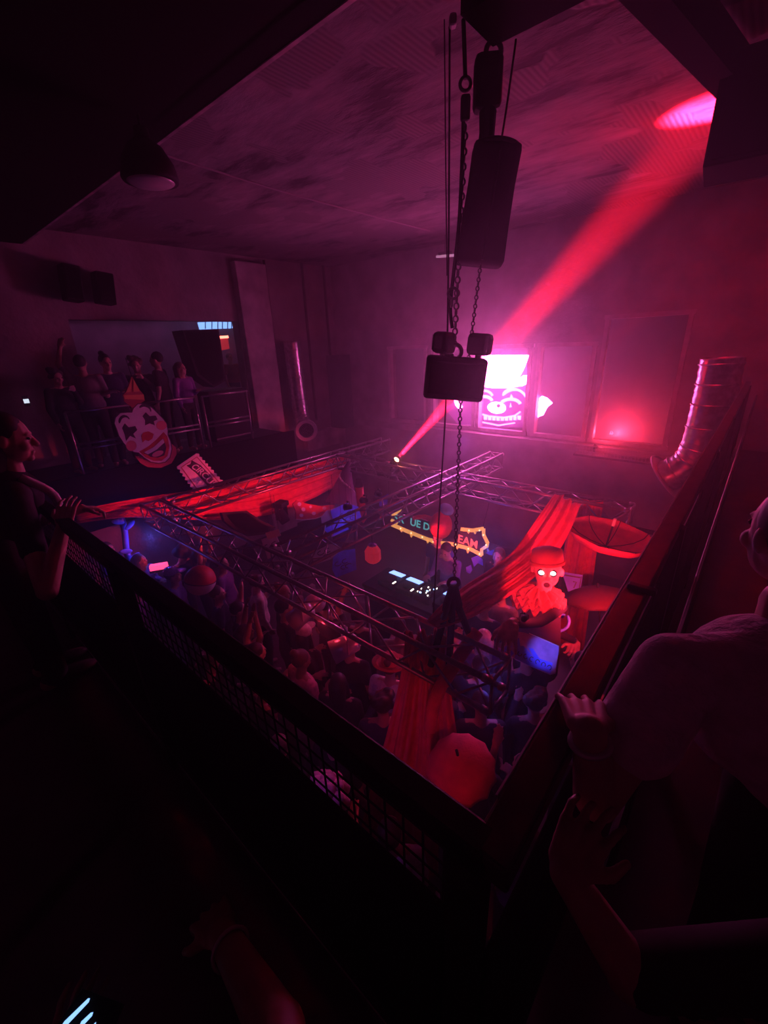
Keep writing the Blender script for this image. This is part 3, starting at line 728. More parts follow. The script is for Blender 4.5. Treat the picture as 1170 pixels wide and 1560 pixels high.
# ------------------------------------------------------------------ ducts
def duct(pts, r, label, flange):
    o = thing('air_duct', pts[-1], label, 'duct'); pp = smooth_path(pts, 10)
    rs = [r*(1.0 + (.025 if i % 3 == 0 else 0)) for i in range(len(pp))]
    pip = MB().path(pp, rs, 28, False).build('pipe', M_GALV, o, True); sdm = pip.modifiers.new('s', 'SOLIDIFY'); sdm.thickness = .01
    d = (pp[-1]-pp[-2]).normalized()
    MB().lathe(pp[-1]-d*.03, d, [(r*.98, 0), (flange, .02), (flange, .035), (r*.98, .04)], 36).ring(pp[-1], d, flange, .014, 36).build('flange', mat('duct_rim', (.6, .58, .58), .5, .2), o, True) if False else MB().ring(pp[-1], d, flange, .016, 32).add([pp[-1]+(d.orthogonal().normalized()*math.cos(2*PI*k/36)+d.cross(d.orthogonal().normalized())*math.sin(2*PI*k/36))*q for q in (r*.95, flange) for k in range(36)], [(k, (k+1) % 36, 36+(k+1) % 36, 36+k) for k in range(36)]).build('flange', mat('duct_rim', (.62, .6, .6), .45, .3), o, True)
    for i in range(3, len(pp)-4, 7): MB().ring(pp[i], (pp[i+1]-pp[i]).normalized(), r*1.02, .012, 28, 6).build('band', M_GALV, o, True)
    g = MB()
    for k in range(1, 5): g.ring(pp[-1]-d*.05, d, r*k/5, .004, 24, 4)
    g.build('grille', M_STEEL, o)
    return o
XR = 6.6
duct([PX(1101, 545, XR), PX(1093, 585, XR), PX(1082, 630, XR), PX(1068, 680, XR), PX(1050, 708, XR), PX(1016, 726, XR)], .215, 'large silver duct coming down along the right wall and bending to an open mouth', .32)
YD = 9.1
duct([PY(444, 520, YD), PY(451, 575, YD), PY(457, 618, YD), PY(460, 636, YD-.05), PY(464, 650, YD-.22), PY(467, 656, YD-.5)], .2, 'silver duct on the left wall near the corner with its round mouth below', .27)
pp = [(434, 420), (520, 520), (541, 516)]
for px, l in ((428, 'thin vertical pipe on the left wall right of the plaster pier'), (478, 'thin vertical pipe on the left wall right of the silver duct'), (507, 'thin vertical pipe on the left wall near the dark cabinet')):
    a, b = PY(px, 400, 9.38), PY(px+4, 640, 9.38)
    a.x = b.x
    tag(MB().tube(a, b, .035, 10).build('wall_pipe', M_BEAM, None, True), l, 'pipe')

# ------------------------------------------------------------------ ledge below right window
lg = thing('mesh_ledge', (8.6, 1.7, 2.6), 'metal ledge with wire mesh under the red lit window at the right', 'ledge')
MB().box((8.7, 1.75, 2.66), (.5, 1.5, .04)).build('shelf', M_BEAM, lg)
g = MB()
for k in range(26): g.tube((8.46, 1.05+k*.056, 2.68), (8.46, 1.05+k*.056, 2.86), .004, 4)
for k in range(4): g.tube((8.46, 1.02, 2.69+k*.055), (8.46, 2.48, 2.69+k*.055), .004, 4)
g.build('mesh_panel', M_ALU, lg)
par_can((8.72, 2.2, 2.78), (8.9, 1.9, 3.4), 'small uplight on the ledge under the right window', None, yoke_up=False, s=.45)

# ------------------------------------------------------------------ ribbon sign over the booth
rs = thing('ribbon_sign', PX(672, 810, 5.75), 'dark ribbon sign with yellow bulb border, teal and coral letters, hung over the booth', 'sign')
Rb = Cut((5.75, 4, 1.7), (-.96, -.1, .28))
board = [(598, 786), (606, 778), (640, 790), (668, 800), (700, 812), (738, 803), (737, 815), (745, 828), (744, 833), (735, 838), (736, 848), (716, 838), (690, 831), (672, 829), (650, 824), (620, 811), (597, 799)]
Rb.poly('board', board, M_BOARD, rs, 0, .03)
Rb.multi('border', [stroke([(597, 799), (620, 809), (650, 821), (672, 827), (690, 829), (716, 836), (735, 846)], 5.5), stroke([(702, 806), (720, 808), (737, 805)], 5.5), stroke([(737, 805), (737, 815), (743, 827), (742, 832), (734, 837), (734, 846)], 5), stroke([(598, 786), (612, 775)], 4), stroke([(596, 792), (606, 797)], 4)], M_YEL, rs, .012, .012)
Rb.multi('drip', [[(x, y), (x+4, y+1), (x+3.5, y+h), (x+2, y+h+2), (x+.5, y+h)] for x, y, h in ((610, 805, 4), (625, 811, 6), (650, 822, 4), (657, 824, 4), (695, 831, 4), (711, 836, 5), (712, 809, 2), (722, 810, 2))], M_YEL, rs, .012, .01)
bulbs = MB()
for x, y in ((611, 805), (627, 812), (644, 818), (661, 825), (677, 828), (695, 830), (714, 836), (731, 844), (715, 808), (731, 808), (741, 830), (737, 815)): bulbs.ell(Rb.P(x, y, .02), (.013,)*3, n=8, k=6)
bulbs.build('bulb', glow('bulb_warm', (1, .75, .5), 2.0), rs, True)
def rmap(x0, y0, x1, y1, hx, hy):
    return lambda u, v, w: Rb.P(x0+(x1-x0)*u+hx*v, y0+(y1-y0)*u+hy*v, .008+.004*w)
lettering('letters_teal', 'UE D', rmap(625, 800, 654, 809, 1, -11), M_TEAL, rs)
lettering('letters_teal', 'SR', rmap(600, 793, 616, 798, 1, -11), M_TEAL, rs)
lettering('letters_coral', 'EAM', rmap(698, 826, 727, 836, 1, -12), M_CORAL, rs)
rb2 = thing('red_ball', Rb.P(680, 796, .22), 'big red ball with a small teal cap in front of the ribbon sign', 'ball')
MB().ell(Rb.P(679, 799, .2), (.2, .2, .24)).build('ball', M_REDP, rb2, True)
MB().ell(Rb.P(688, 775, .2), (.13, .13, .08), Matrix.Rotation(.5, 3, 'X')).build('cap', mat('teal_cap', (.12, .5, .45), .5), rb2, True)
MB().path(smooth_path([Rb.P(666, 790, .2), Rb.P(652, 786, .22), Rb.P(640, 788, .24)], 5), [.05]*5+[.035]*6, 10).build('arm', M_REDP, rb2, True)
for k, (x, y) in enumerate(((606, 786), (735, 806))): MB().tube(Rb.P(x, y), V((6.1, Rb.P(x, y).y, TB)), .005, 5).build('hanging_wire', M_STEEL, rs)
M_UV = mat('uv_blue_paper', (.13, .2, .95), .6, noise=.2)
for k, (pts, l) in enumerate((([(718, 850), (728, 846), (735, 852), (736, 862), (728, 858), (722, 864)], 'blue paper leaf hanging below the right end of the ribbon sign'),
        ([(739, 843), (750, 838), (758, 843), (762, 852), (752, 847), (744, 846)], 'blue paper leaf right of the pointed end of the ribbon sign'),
        ([(708, 866), (716, 862), (718, 870), (714, 876), (709, 873)], 'small round blue paper piece under the ribbon sign'),
        ([(682, 846), (686, 840), (690, 850), (686, 856), (682, 852)], 'small blue paper piece under the middle of the ribbon sign'),
        ([(672, 832), (680, 835), (681, 844), (674, 842)], 'blue paper tag hanging under the red ball'))):
    o = Cut((5.7, 3, 1.2), (-.9, -.3, .3)).poly('paper_leaf', pts, M_UV, None, -.05*k, .01); tag(o, l, 'decoration')

# ------------------------------------------------------------------ booth
bt = thing('dj_booth', (4.75, 3.5, 0), 'dark booth table holding the glowing mixing decks', 'table')
MB().bevbox((4.75, 3.45, 1.0), (.7, 2.0, .06), .01).build('top', M_BLACK, bt)
MB().bevbox((4.47, 3.45, .49), (.06, 2.0, .98), .01).build('front_panel', M_BOARD, bt)
for y in (2.5, 4.4): MB().bevbox((4.75, y, .49), (.6, .05, .98), .01).build('side_panel', M_BOARD, bt)
g_scr = glow('screen_blue', (.25, .4, 1), 2.6); g_led = glow('led_white', (1, .85, .7), 7); g_bl = glow('led_blue', (.3, .5, 1), 5)
def deck(y, label):
    o = thing('media_deck', (4.75, y, 1.03), label, 'deck', 'decks on the booth table')
    MB().bevbox((4.75, y, 1.075), (.42, .32, .09), .012).build('body', M_BLACK, o)
    MB().lathe((4.7, y, 1.12), (0, 0, 1), [(.1, 0), (.1, .02), (.09, .028)], 24).build('jog_wheel', M_STEEL, o, True)
    MB().bevbox((4.875, y, 1.132), (.13, .27, .012), .003, Matrix.Rotation(.15, 3, 'Y')).build('screen', g_scr, o)
    b_ = MB()
    for k in range(4): b_.box((4.6+.02*k, y-.13, 1.124), (.014, .02, .008))
    b_.build('button', g_led, o)
deck(4.05, 'deck at the left end of the booth table with a blue screen'); deck(3.68, 'deck left of the mixer with a blue screen'); deck(2.95, 'deck at the right end of the booth table')
o = thing('mixer', (4.75, 3.32, 1.03), 'mixer with bright small lights between the decks', 'mixer')
MB().bevbox((4.75, 3.32, 1.08), (.42, .3, .1), .012).build('body', M_BLACK, o)
k1 = MB(); k2 = MB(); k3 = MB()
for i in range(6):
    for j in range(4):
        MB().tube((4.62+i*.05, 3.22+j*.065, 1.13), (4.62+i*.05, 3.22+j*.065, 1.155), .011, 8).build('knob', M_STEEL, o)
        if (i*3+j*5) % 7 < 2: k2.box((4.635+i*.05, 3.24+j*.065, 1.136), (.02, .03, .012))
        if (i*5+j*3) % 7 == 2: k3.box((4.635+i*.05, 3.2+j*.065, 1.136), (.02, .035, .012))
k2.build('level_light', g_led, o); k3.build('pad_light', g_bl, o)
lt = thing('paper_lantern', PY(568, 843, 3.85), 'red faceted lantern hanging below the middle truss', 'lantern')
lc = PY(568, 844, 3.85)
MB().lathe(lc-V((0, 0, .14)), (0, 0, 1), [(.06, 0), (.12, .05), (.12, .2), (.07, .28)], 8).build('shade', mat('lantern_red', (.7, .04, .05), .5, emit=(1, .03, .06), es=.25), lt)
MB().lathe(lc+V((0, 0, .14)), (0, 0, 1), [(.06, 0), (.07, .01), (.03, .04)], 8).build('cap', mat('purple_cap', (.25, .1, .5), .5), lt)
MB().tube(lc+V((0, 0, .16)), V((lc.x, lc.y, TB)), .004, 5).build('cord', M_STEEL, lt)

# ------------------------------------------------------------------ decor at the left rear
hp = PY(520, 762, 6.35)
ph = thing('party_hat', hp, 'huge dark pointed hat with pale dots hanging behind the left truss', 'hat')
apex, bc = PY(531, 702, 6.35), PY(520, 768, 6.3)
ax_ = (apex-bc); h_ = ax_.length
cone = MB().lathe(bc, ax_.normalized(), [(.36, 0), (.34, .02), (.2, h_*.45), (.03, h_*.97), (.005, h_)], 28).build('cone', mat('hat_purple', (.14, .06, .16), .7, noise=.2), ph, True)
dots = MB(); axn = ax_.normalized(); u_ = axn.orthogonal().normalized(); w_ = axn.cross(u_)
for k in range(40):
    t = .08+.8*((k*.618) % 1); a = k*2.4; r_ = .345*(1-t*.93)
    q = bc+axn*(t*h_)+(u_*math.cos(a)+w_*math.sin(a))*r_
    dots.ell(q, (.022, .022, .022), n=8, k=6)
dots.build('dot', M_WHITE, ph, True)
D = Cut((4.6, 6.2, 1.8), (-.2, -1, .1))
dc = thing('dotted_brim', D.P(480, 775), 'red brim-shaped board with pale dots below the pointed hat', 'cutout')
D.poly('board', [(446, 768), (452, 762), (470, 768), (490, 771), (511, 769), (508, 776), (498, 784), (480, 790), (462, 792), (451, 791), (451, 780)], M_REDP, dc, 0, .03)
D.multi('dot', [ell(456, 768, 3, 3), ell(462, 776, 3, 3), ell(459, 785, 3, 2.6), ell(478, 782, 3, 2.6), ell(494, 774, 3, 2.6), ell(473, 772, 2, 2)], M_WHITE, dc, .006)
D.multi('edge', [stroke([(451, 791), (462, 792), (480, 790), (498, 784), (510, 773)], 1.6)], M_CREAM, dc, .005)
for k, (pts, mt, l) in enumerate((
    ([(489, 788), (497, 778), (509, 774), (520, 781), (514, 790), (503, 797), (490, 797)], M_CREAM, 'pale patterned card beside the red dotted brim'),
    ([(503, 778), (528, 766), (546, 772), (551, 790), (535, 800), (512, 806)], M_BLUEP, 'blue lit poster behind the middle truss left of the red pillar'),
    ([(492, 806), (520, 794), (532, 806), (506, 818)], M_BLUEP, 'small blue lit poster just above the middle truss'),
    ([(508, 842), (541, 836), (543, 868), (512, 880), (506, 868)], M_BLUEP, 'blue board with dark scribbled lines below the middle truss'),
    ([(577, 760), (592, 752), (590, 768), (578, 772)], M_BLUEP, 'blue poster piece right of the red pillar'),
    ([(474, 846), (488, 832), (508, 826), (520, 838), (504, 852), (480, 860)], M_WHITE, 'pale round poster with dark curls behind the middle truss'),
    ([(398, 822), (420, 814), (432, 842), (408, 852)], M_WHITE, 'pale poster with dark curls left of the moving head'),
    ([(404, 812), (424, 806), (428, 816), (408, 822)], M_CREAM, 'small pale plate below the black wedge'))):
    Dk = Cut((4.9-.1*k, 5.6-.12*k, 1.5), (-.75, -.6, .25)); c0 = Dk.P(*pts[0])
    o = thing('poster', c0, l, 'poster'); Dk.poly('sheet', pts, mt, o, 0, .012)
    tp = min(pts, key=lambda q: q[1]); tq = Dk.P(*tp); MB().tube(tq, V((tq.x, tq.y, TT)), .003, 5).build('hanging_wire', M_STEEL, o)
    cx = sum(p[0] for p in pts)/len(pts); cy = sum(p[1] for p in pts)/len(pts)
    if k in (1, 3, 5, 6): Dk.multi('drawing', [stroke(arc(cx+dx, cy+dy, 5, 3, 20+30*j, 280+20*j, -20), 1.1) for j, (dx, dy) in enumerate(((-7, 0), (4, -4), (2, 5), (9, 3)))], M_INK, o, .003)
pl = thing('red_pillar', PX(550, 790, 5.9), 'short red hanging pillar with dark top behind the middle truss', 'decoration')
pt, pb = PX(547, 741, 5.9), PX(553, 790, 5.9)
MB().tube(pt, pb, .085, 12).build('tube', M_REDP, pl, True); MB().tube(pt+V((0, 0, .16)), pt, .06, 12, .09).build('cap', M_BLACK, pl, True); MB().tube(pb, pb-V((0, 0, .1)), .085, 12, .01).build('tip', M_REDP, pl, True)
bwd = Cut((3.4, 6.5, 2), (-.3, -1, .35))
wd = thing('stage_monitor', bwd.P(390, 800), 'black wedge-shaped board hanging under the left end of the left truss', 'speaker')
bwd.poly('body', [(338, 781), (376, 778), (396, 792), (420, 803), (404, 814), (380, 817), (356, 806), (342, 794)], M_BLACK, wd, 0, .25)
bwd.poly('front', [(344, 784), (374, 781), (394, 795), (412, 804), (400, 811), (382, 813), (360, 803)], M_RUBBER, wd, .008, .006)
# striped ball, pink box, blue decor
bc_ = PZ(305, 884, 1.95)
bb = thing('paper_ball', bc_, 'round ball, red above and white below, over the crowd left of the front truss', 'ball')
def half(s_, m_, nm):
    mb = MB(); K = 8; n = 24; vs = []
    for i in range(K+1):
        p = PI/2*i/K
        for j in range(n): a = 2*PI*j/n; vs.append(bc_ + Matrix.Rotation(.25, 3, 'Y') @ V((.2*math.sin(p)*math.cos(a), .2*math.sin(p)*math.sin(a), s_*.2*math.cos(p))))
    mb.add(vs, [(i*n+j, i*n+(j+1) % n, (i+1)*n+(j+1) % n, (i+1)*n+j) for i in range(K) for j in range(n)]); mb.build(nm, m_, bb, True)
half(1, M_REDP, 'top'); half(-1, M_WHITE, 'bottom')
MB().ring(bc_, Matrix.Rotation(.25, 3, 'Y') @ V((0, 0, 1)), .2, .006, 32).build('seam', M_INK, bb)
pk = PZ(242, 863, 1.5)
o = thing('light_box', pk, 'glowing pink light box at the left beyond the near railing', 'light')
MB().bevbox(pk, (.27, .1, .09), .01, Matrix.Rotation(-.55, 3, 'Z')).build('diffuser', glow('pink_box', (1, .06, .2), 2.2), o); MB().bevbox(pk-V((0, 0, .06)), (.29, .12, .04), .008, Matrix.Rotation(-.55, 3, 'Z')).build('case', M_BLACK, o)
M_SEQ = mat('sequin_fabric', (.3, .22, .75), .25, .6, noise=.5, nscale=60, bump=1, bscale=120)
st = MB(); top = PY(186, 778, 7.6); lp = [PY(184, 785, 7.6), PY(190, 810, 7.6), PY(193, 840, 7.55), PY(200, 860, 7.5)]
o = thing('streamer', lp[0], 'blue lit paper streamer hanging below the left end of the red swag', 'streamer')
MB().path(smooth_path(lp, 6), .05, 8).build('strip', M_UV, o, True)
for px, py, a in ((180, 795, .4), (198, 800, -.6), (192, 840, .3), (205, 848, -.4)):
    MB().ell(PY(px, py, 7.5), (.1, .015, .045), Matrix.Rotation(a, 3, 'Y')).build('leaf', M_UV, o, True)

# ------------------------------------------------------------------ clown puppet with hands, board and ring
cp = PY(831, 878, 1.25)
n_c = (EYE-cp); n_c.z *= .25; n_c.normalize()
s_c = V((-n_c.y, n_c.x, 0)).normalized()
Rt = Matrix((-s_c, -n_c, V((0, 0, 1)))).transposed()   # local x right as seen, y away, z up ; local -y faces viewer
def K(x, y, z): return cp + Rt @ V((x, y, z))
sgn = 1 if (K(.1, 0, 0)-cp).dot(cR) > 0 else -1
pu = thing('clown_puppet', cp-V((0, 0, .5)), 'big red lit clown puppet with glowing eyes and ruffled collar beside the right swag', 'puppet')
M_PUP = mat('puppet_face', (.72, .3, .26), .6, noise=.2, nscale=20); M_RUF = mat('ruffle_cloth', (.62, .12, .1), .85, noise=.3, nscale=30)
f = MB().ell(K(-.01, 0, .1), (.13, .14, .17), Rt).ell(K(-.015, -.03, .01), (.11, .12, .11), Rt).ell(K(-.02, -.13, -.02), (.06, .04, .03), Rt).ell(K(-.02, -.15, .05), (.03, .03, .03), Rt).ell(K(-.075, -.1, .04), (.035, .03, .03), Rt).ell(K(.045, -.1, .04), (.035, .03, .03), Rt).ell(K(.13, .02, .06), (.02, .03, .05), Rt).ell(K(-.15, .02, .06), (.02, .03, .05), Rt).ell(K(0, -.02, -.08), (.08, .08, .12), Rt)
me = remeshed(f, 'head', .012); me.materials.append(M_PUP)
ho_ = bpy.data.objects.new('head', me); col.objects.link(ho_); ho_.parent = pu; ho_.matrix_parent_inverse = Matrix.Translation(pu.location).inverted()
MB().ell(K(-.065, -.125, .095), (.028, .02, .022), Rt).ell(K(.04, -.125, .085), (.03, .02, .022), Rt).build('eyes', glow('puppet_eye', (1, .75, .75), 5), pu, True)
MB().ring(K(-.065, -.122, .095), n_c, .03, .008, 16, 6).ring(K(.04, -.122, .085), n_c, .032, .008, 16, 6).build('eye_rims', M_INK, pu, True)
MB().ring(K(-.02, -.166, -.025), n_c, .038, .013, 20, 8).build('lips', mat('puppet_lips', (.85, .5, .45), .5), pu, True)
MB().ell(K(-.02, -.165, -.025), (.04, .015, .03), Rt).build('mouth', mat('mouth_dark', (.12, .01, .015), .5), pu, True)
MB().lathe(K(.0, 0, .17), Rt @ V((.12, .2, 1)), [(.15, -.02), (.155, .0), (.15, .06), (.14, .12), (.06, .15), (.01, .155)], 24).ring(K(.0, 0, .165), Rt @ V((.12, .2, 1)), .148, .02, 28).build('hat', mat('puppet_hat', (.5, .06, .06), .7), pu, True)
rf = MB()
for ring_, (R_, z_, am) in enumerate(((.24, -.13, .045), (.27, -.2, .05), (.25, -.27, .05))):
    n = 96; vs = []
    for q, (rr, dz) in enumerate(((.06, .03), (R_*.6, .015), (R_, -.01), (R_*1.02, -.03), (R_*.6, -.03), (.06, -.02))):
        for j in range(n):
            a = 2*PI*j/n; wv = am*math.sin(a*15+ring_*1.3)*(rr/R_)
            vs.append(K(.05+rr*math.cos(a)*(1+wv*.7), rr*.75*math.sin(a)*(1+wv*.7), z_+dz+wv+.25*rr*math.cos(a)*.2-abs(rr*.25)))
    rf.add(vs, [(i*n+j, i*n+(j+1) % n, (i+1)*n+(j+1) % n, (i+1)*n+j) for i in range(5) for j in range(n)])
rf.build('ruffle_collar', M_RUF, pu, True)
MB().lathe(K(0, .05, -1.2), (0, 0, 1), [(.24, 0), (.24, .3), (.2, .7), (.15, .95)], 20).build('cloak', mat('puppet_cloak', (.06, .02, .05), .9), pu, True)
# hand builder, shared with the people
def hand(mb, W, d, n, side, s=1.0, curl=.35):
    """W wrist, d finger direction, n palm normal (fingers curl towards it), side +1 thumb on +(d x n)"""
    d = V(d).normalized(); n = V(n); n = (n-d*n.dot(d)).normalized(); u = d.cross(n)
    for i in range(4):
        o_ = (i-1.5)*.0228*s*side; L = (.068, .08, .074, .056)[3-i]*s
        k0 = V(W)+u*o_*.7+d*.012*s; k1 = V(W)+u*o_*1.05+d*(.088-.004*abs(i-2))*s
        mb.cap(k0, .0165*s, k1, .0115*s, 8)
        a1 = curl*(1+.12*i); d1 = d*math.cos(a1)+n*math.sin(a1); k2 = k1+d1*L*.55+u*o_*.16
        a2 = a1+curl*1.3; d2 = d*math.cos(a2)+n*math.sin(a2); k3 = k2+d2*L*.5
        mb.cap(k1, .0094*s, k2, .0086*s, 8); mb.cap(k2, .0086*s, k3, .0072*s, 8)
    t0 = V(W)+u*side*.022*s+d*.022*s; t1 = t0+(d*.55+u*side*.75+n*.25).normalized()*.048*s; t2 = t1+(d*.85+u*side*.3+n*.35).normalized()*.034*s
    mb.cap(t0, .0165*s, t1, .0125*s, 8); mb.cap(t1, .012*s, t2, .009*s, 8)
for px, py, dpx, side, l in ((776, 958, (-8, 30), 1, 'left'), (868, 985, (-2, 34), -1, 'right')):
    W = PY(px+(2 if side > 0 else 8), py-8, 1.1); e = PY(px+dpx[0], py+dpx[1], 1.05)
    mb = MB(); dr = (e-W).normalized(); nn = (PY(815, 985, 1.1)-W)
    hand(mb, W, dr, nn, side*-1, 1.75, .45)
    sh = K(-.2*1, .05, -.35) if side > 0 else K(.22, .05, -.35)
    mb.cap(W, .04, W+(sh-W).normalized()*.06, .045)
    me = remeshed(mb, 'hand', .008, 3); me.materials.append(M_PUP); o = bpy.data.objects.new('hand', me); col.objects.link(o); o.parent = pu; o.matrix_parent_inverse = Matrix.Translation(pu.location).inverted()
    MB().path(smooth_path([sh, (sh+W)/2+V((0, 0, -.08)), W+(sh-W).normalized()*.05], 5), [.05]*6+[.045]*5, 10).build('sleeve', mat('puppet_cloak', (.06, .02, .05), .9), pu, True)
Bd = Cut(PY(815, 990, 1.08), (-.75, -.1, .8))
tb_ = thing('price_board', Bd.P(812, 990), 'blue and red lit board held between the two puppet hands', 'board')
Bd.poly('board', [(762, 984), (788, 962), (800, 964), (852, 985), (846, 1026), (838, 1028), (785, 1005)], mat('board_paper', (.5, .3, .45), .6, noise=.3, nscale=10), tb_, 0, .015)
Bd.multi('stripe', [[(762, 991), (772, 983), (780, 985), (768, 994)], [(772, 997), (780, 991), (783, 996), (779, 1000)], [(785, 974), (791, 972), (793, 986), (786, 985)]], M_UV, tb_, .006)
Bd.multi('blue_panel', [[(786, 985), (798, 984), (812, 1000), (842, 1010), (839, 1026), (812, 1017), (784, 1003)], [(805, 987), (812, 988), (824, 1006), (814, 1003)]], M_UV, tb_, .004)
Bd.multi('scribble', [stroke(arc(792+k*9, 996+k*4.2, 3, 3.4, 40*k, 40*k+250), 1.3) for k in range(6)], M_INK, tb_, .007)
Bd.multi('edge', [stroke([(806, 965), (852, 985)], 1.5)], M_CREAM, tb_, .006)
rg = Cut(PY(835, 950, 1.2), (-.7, -.2, .9))
pts = [rg.P(*p) for p in arc(836, 941, 32, 20, -35, 140, 18, 20)]
tag(MB().path(pts, .016, 8).build('hoop', M_UV, None, True), 'blue lit curved hoop below the clown puppet above the held board', 'hoop')
o = Cut(PY(865, 890, 1.32), (-.8, -.3, .4)); bp_ = thing('poster', o.P(868, 890), 'blue poster with dark border right of the clown puppet', 'poster')
o.poly('sheet', [(856, 871), (888, 876), (883, 905), (866, 903)], M_UV, bp_, 0, .012); o.multi('border', [stroke([(860, 876), (884, 880)], 2), stroke([(886, 878), (881, 904)], 1.4)], M_INK, bp_, .004)
o.multi('mark', [stroke([(873, 886), (878, 887), (874, 896)], 1.8)], M_INK, bp_, .004)
o2 = Cut(PY(840, 935, 1.22), (-.8, -.3, .4)); tag(o2.poly('paper_leaf', [(828, 928), (836, 930), (854, 934), (862, 936), (858, 942), (838, 938)], M_UV, None, 0, .01), 'blue paper strip just under the clown ruffle', 'decoration')

# ------------------------------------------------------------------ near railing
ZR = 4.05
nr = thing('balcony_railing', (.41, 3.9, ZB), 'near left black balcony railing with square wire mesh below', 'railing')
MB().bevbox((.422, 4.1, ZR-.026), (.056, 7.85, .052), .006).build('handrail', M_STEEL, nr)
MB().bevbox((.405, 4.1, 3.12), (.05, 7.8, .05), .006).build('bottom_rail', M_STEEL, nr)
for y in (.2, 1.75, 3.3, 4.85, 6.4, 7.95): MB().bevbox((.405, y, (ZB+ZR)/2), (.06, .06, ZR-ZB-.04), .005).build('post', M_STEEL, nr)
ms = MB()
for k in range(156): ms.tube((.44, .22+k*.05, 3.13), (.44, .22+k*.05, ZR-.05), .0026, 4, caps=False)
for k in range(18): ms.tube((.443, .2, 3.15+k*.05), (.443, 8.0, 3.15+k*.05), .0026, 4, caps=False)
ms.build('wire_mesh', M_STEEL, nr)
MB().bevbox((.425, 4.1, 3.42), (.012, 7.75, .68), .003).build('lower_panel', M_RUBBER, nr)
nr2 = thing('balcony_railing', (4.5, .16, ZB), 'near right balcony railing with a flat red lit handrail', 'railing')
M_RAILR = mat('worn_rail', (.045, .034, .032), .4, .3, noise=.4, nscale=15)
MB().bevbox((4.55, .166, ZR-.028), (8.3, .068, .056), .006).build('handrail', M_RAILR, nr2)
MB().tube((.5, .202, ZR-.004), (8.6, .202, ZR-.004), .004, 6).build('edge_strip', M_ALU, nr2)
MB().bevbox((4.55, .14, 3.12), (8.2, .05, .05), .006).build('bottom_rail', M_STEEL, nr2)
MB().bevbox((4.535, .16, 3.42), (8.25, .012, .68), .003).build('lower_panel', M_RUBBER, nr2)  # added black panel, keeps the balcony behind it dark
MB().tube((.6, .03, 3.86), (8.6, .03, 3.86), .012, 8).build('lower_rail', M_STEEL, nr2)
for x in (2.05, 3.6, 5.15, 6.7, 8.3): MB().bevbox((x, .145, (ZB+ZR)/2), (.06, .06, ZR-ZB-.04), .005).build('post', M_STEEL, nr2)
MB().bevbox((PZ(958, 893, ZR).x, .15, ZR+.004), (.03, .08, .02), .005).build('clamp', M_STEEL, nr2)

# ------------------------------------------------------------------ people
def joints(pose):
    P = dict(sl=V((-.18, 0, 1.41)), sr=V((.18, 0, 1.41)), hl=V((-.09, 0, .93)), hr=V((.09, 0, .93)), kl=V((-.105, .03, .5)), kr=V((.105, .03, .5)), al=V((-.11, -.02, .08)), ar=V((.11, -.02, .08)))
    A = dict(down=((-.235, -.01, 1.13), (-.22, .07, .9)), up=((-.3, .06, 1.63), (-.22, .1, 1.88)), bent=((-.24, .0, 1.14), (-.12, .22, 1.2)), fwd=((-.22, .14, 1.2), (-.16, .36, 1.3)),
             high=((-.25, .1, 1.66), (-.14, .12, 1.92)), phone=((-.22, .1, 1.2), (-.07, .27, 1.42)))
    l, r = pose['arms']
    P['el'], P['wl'] = [V(p) for p in A[l]]; P['er'], P['wr'] = [V((-p[0], p[1], p[2])) for p in A[r]]
    return P
def lean_fn(a, turn=0):
    Rm = Matrix.Rotation(-a, 3, 'X'); c = V((0, 0, .95)); Th = Matrix.Rotation(turn, 3, 'Z')
    return (lambda p: c + Rm @ (V(p)-c)), Rm
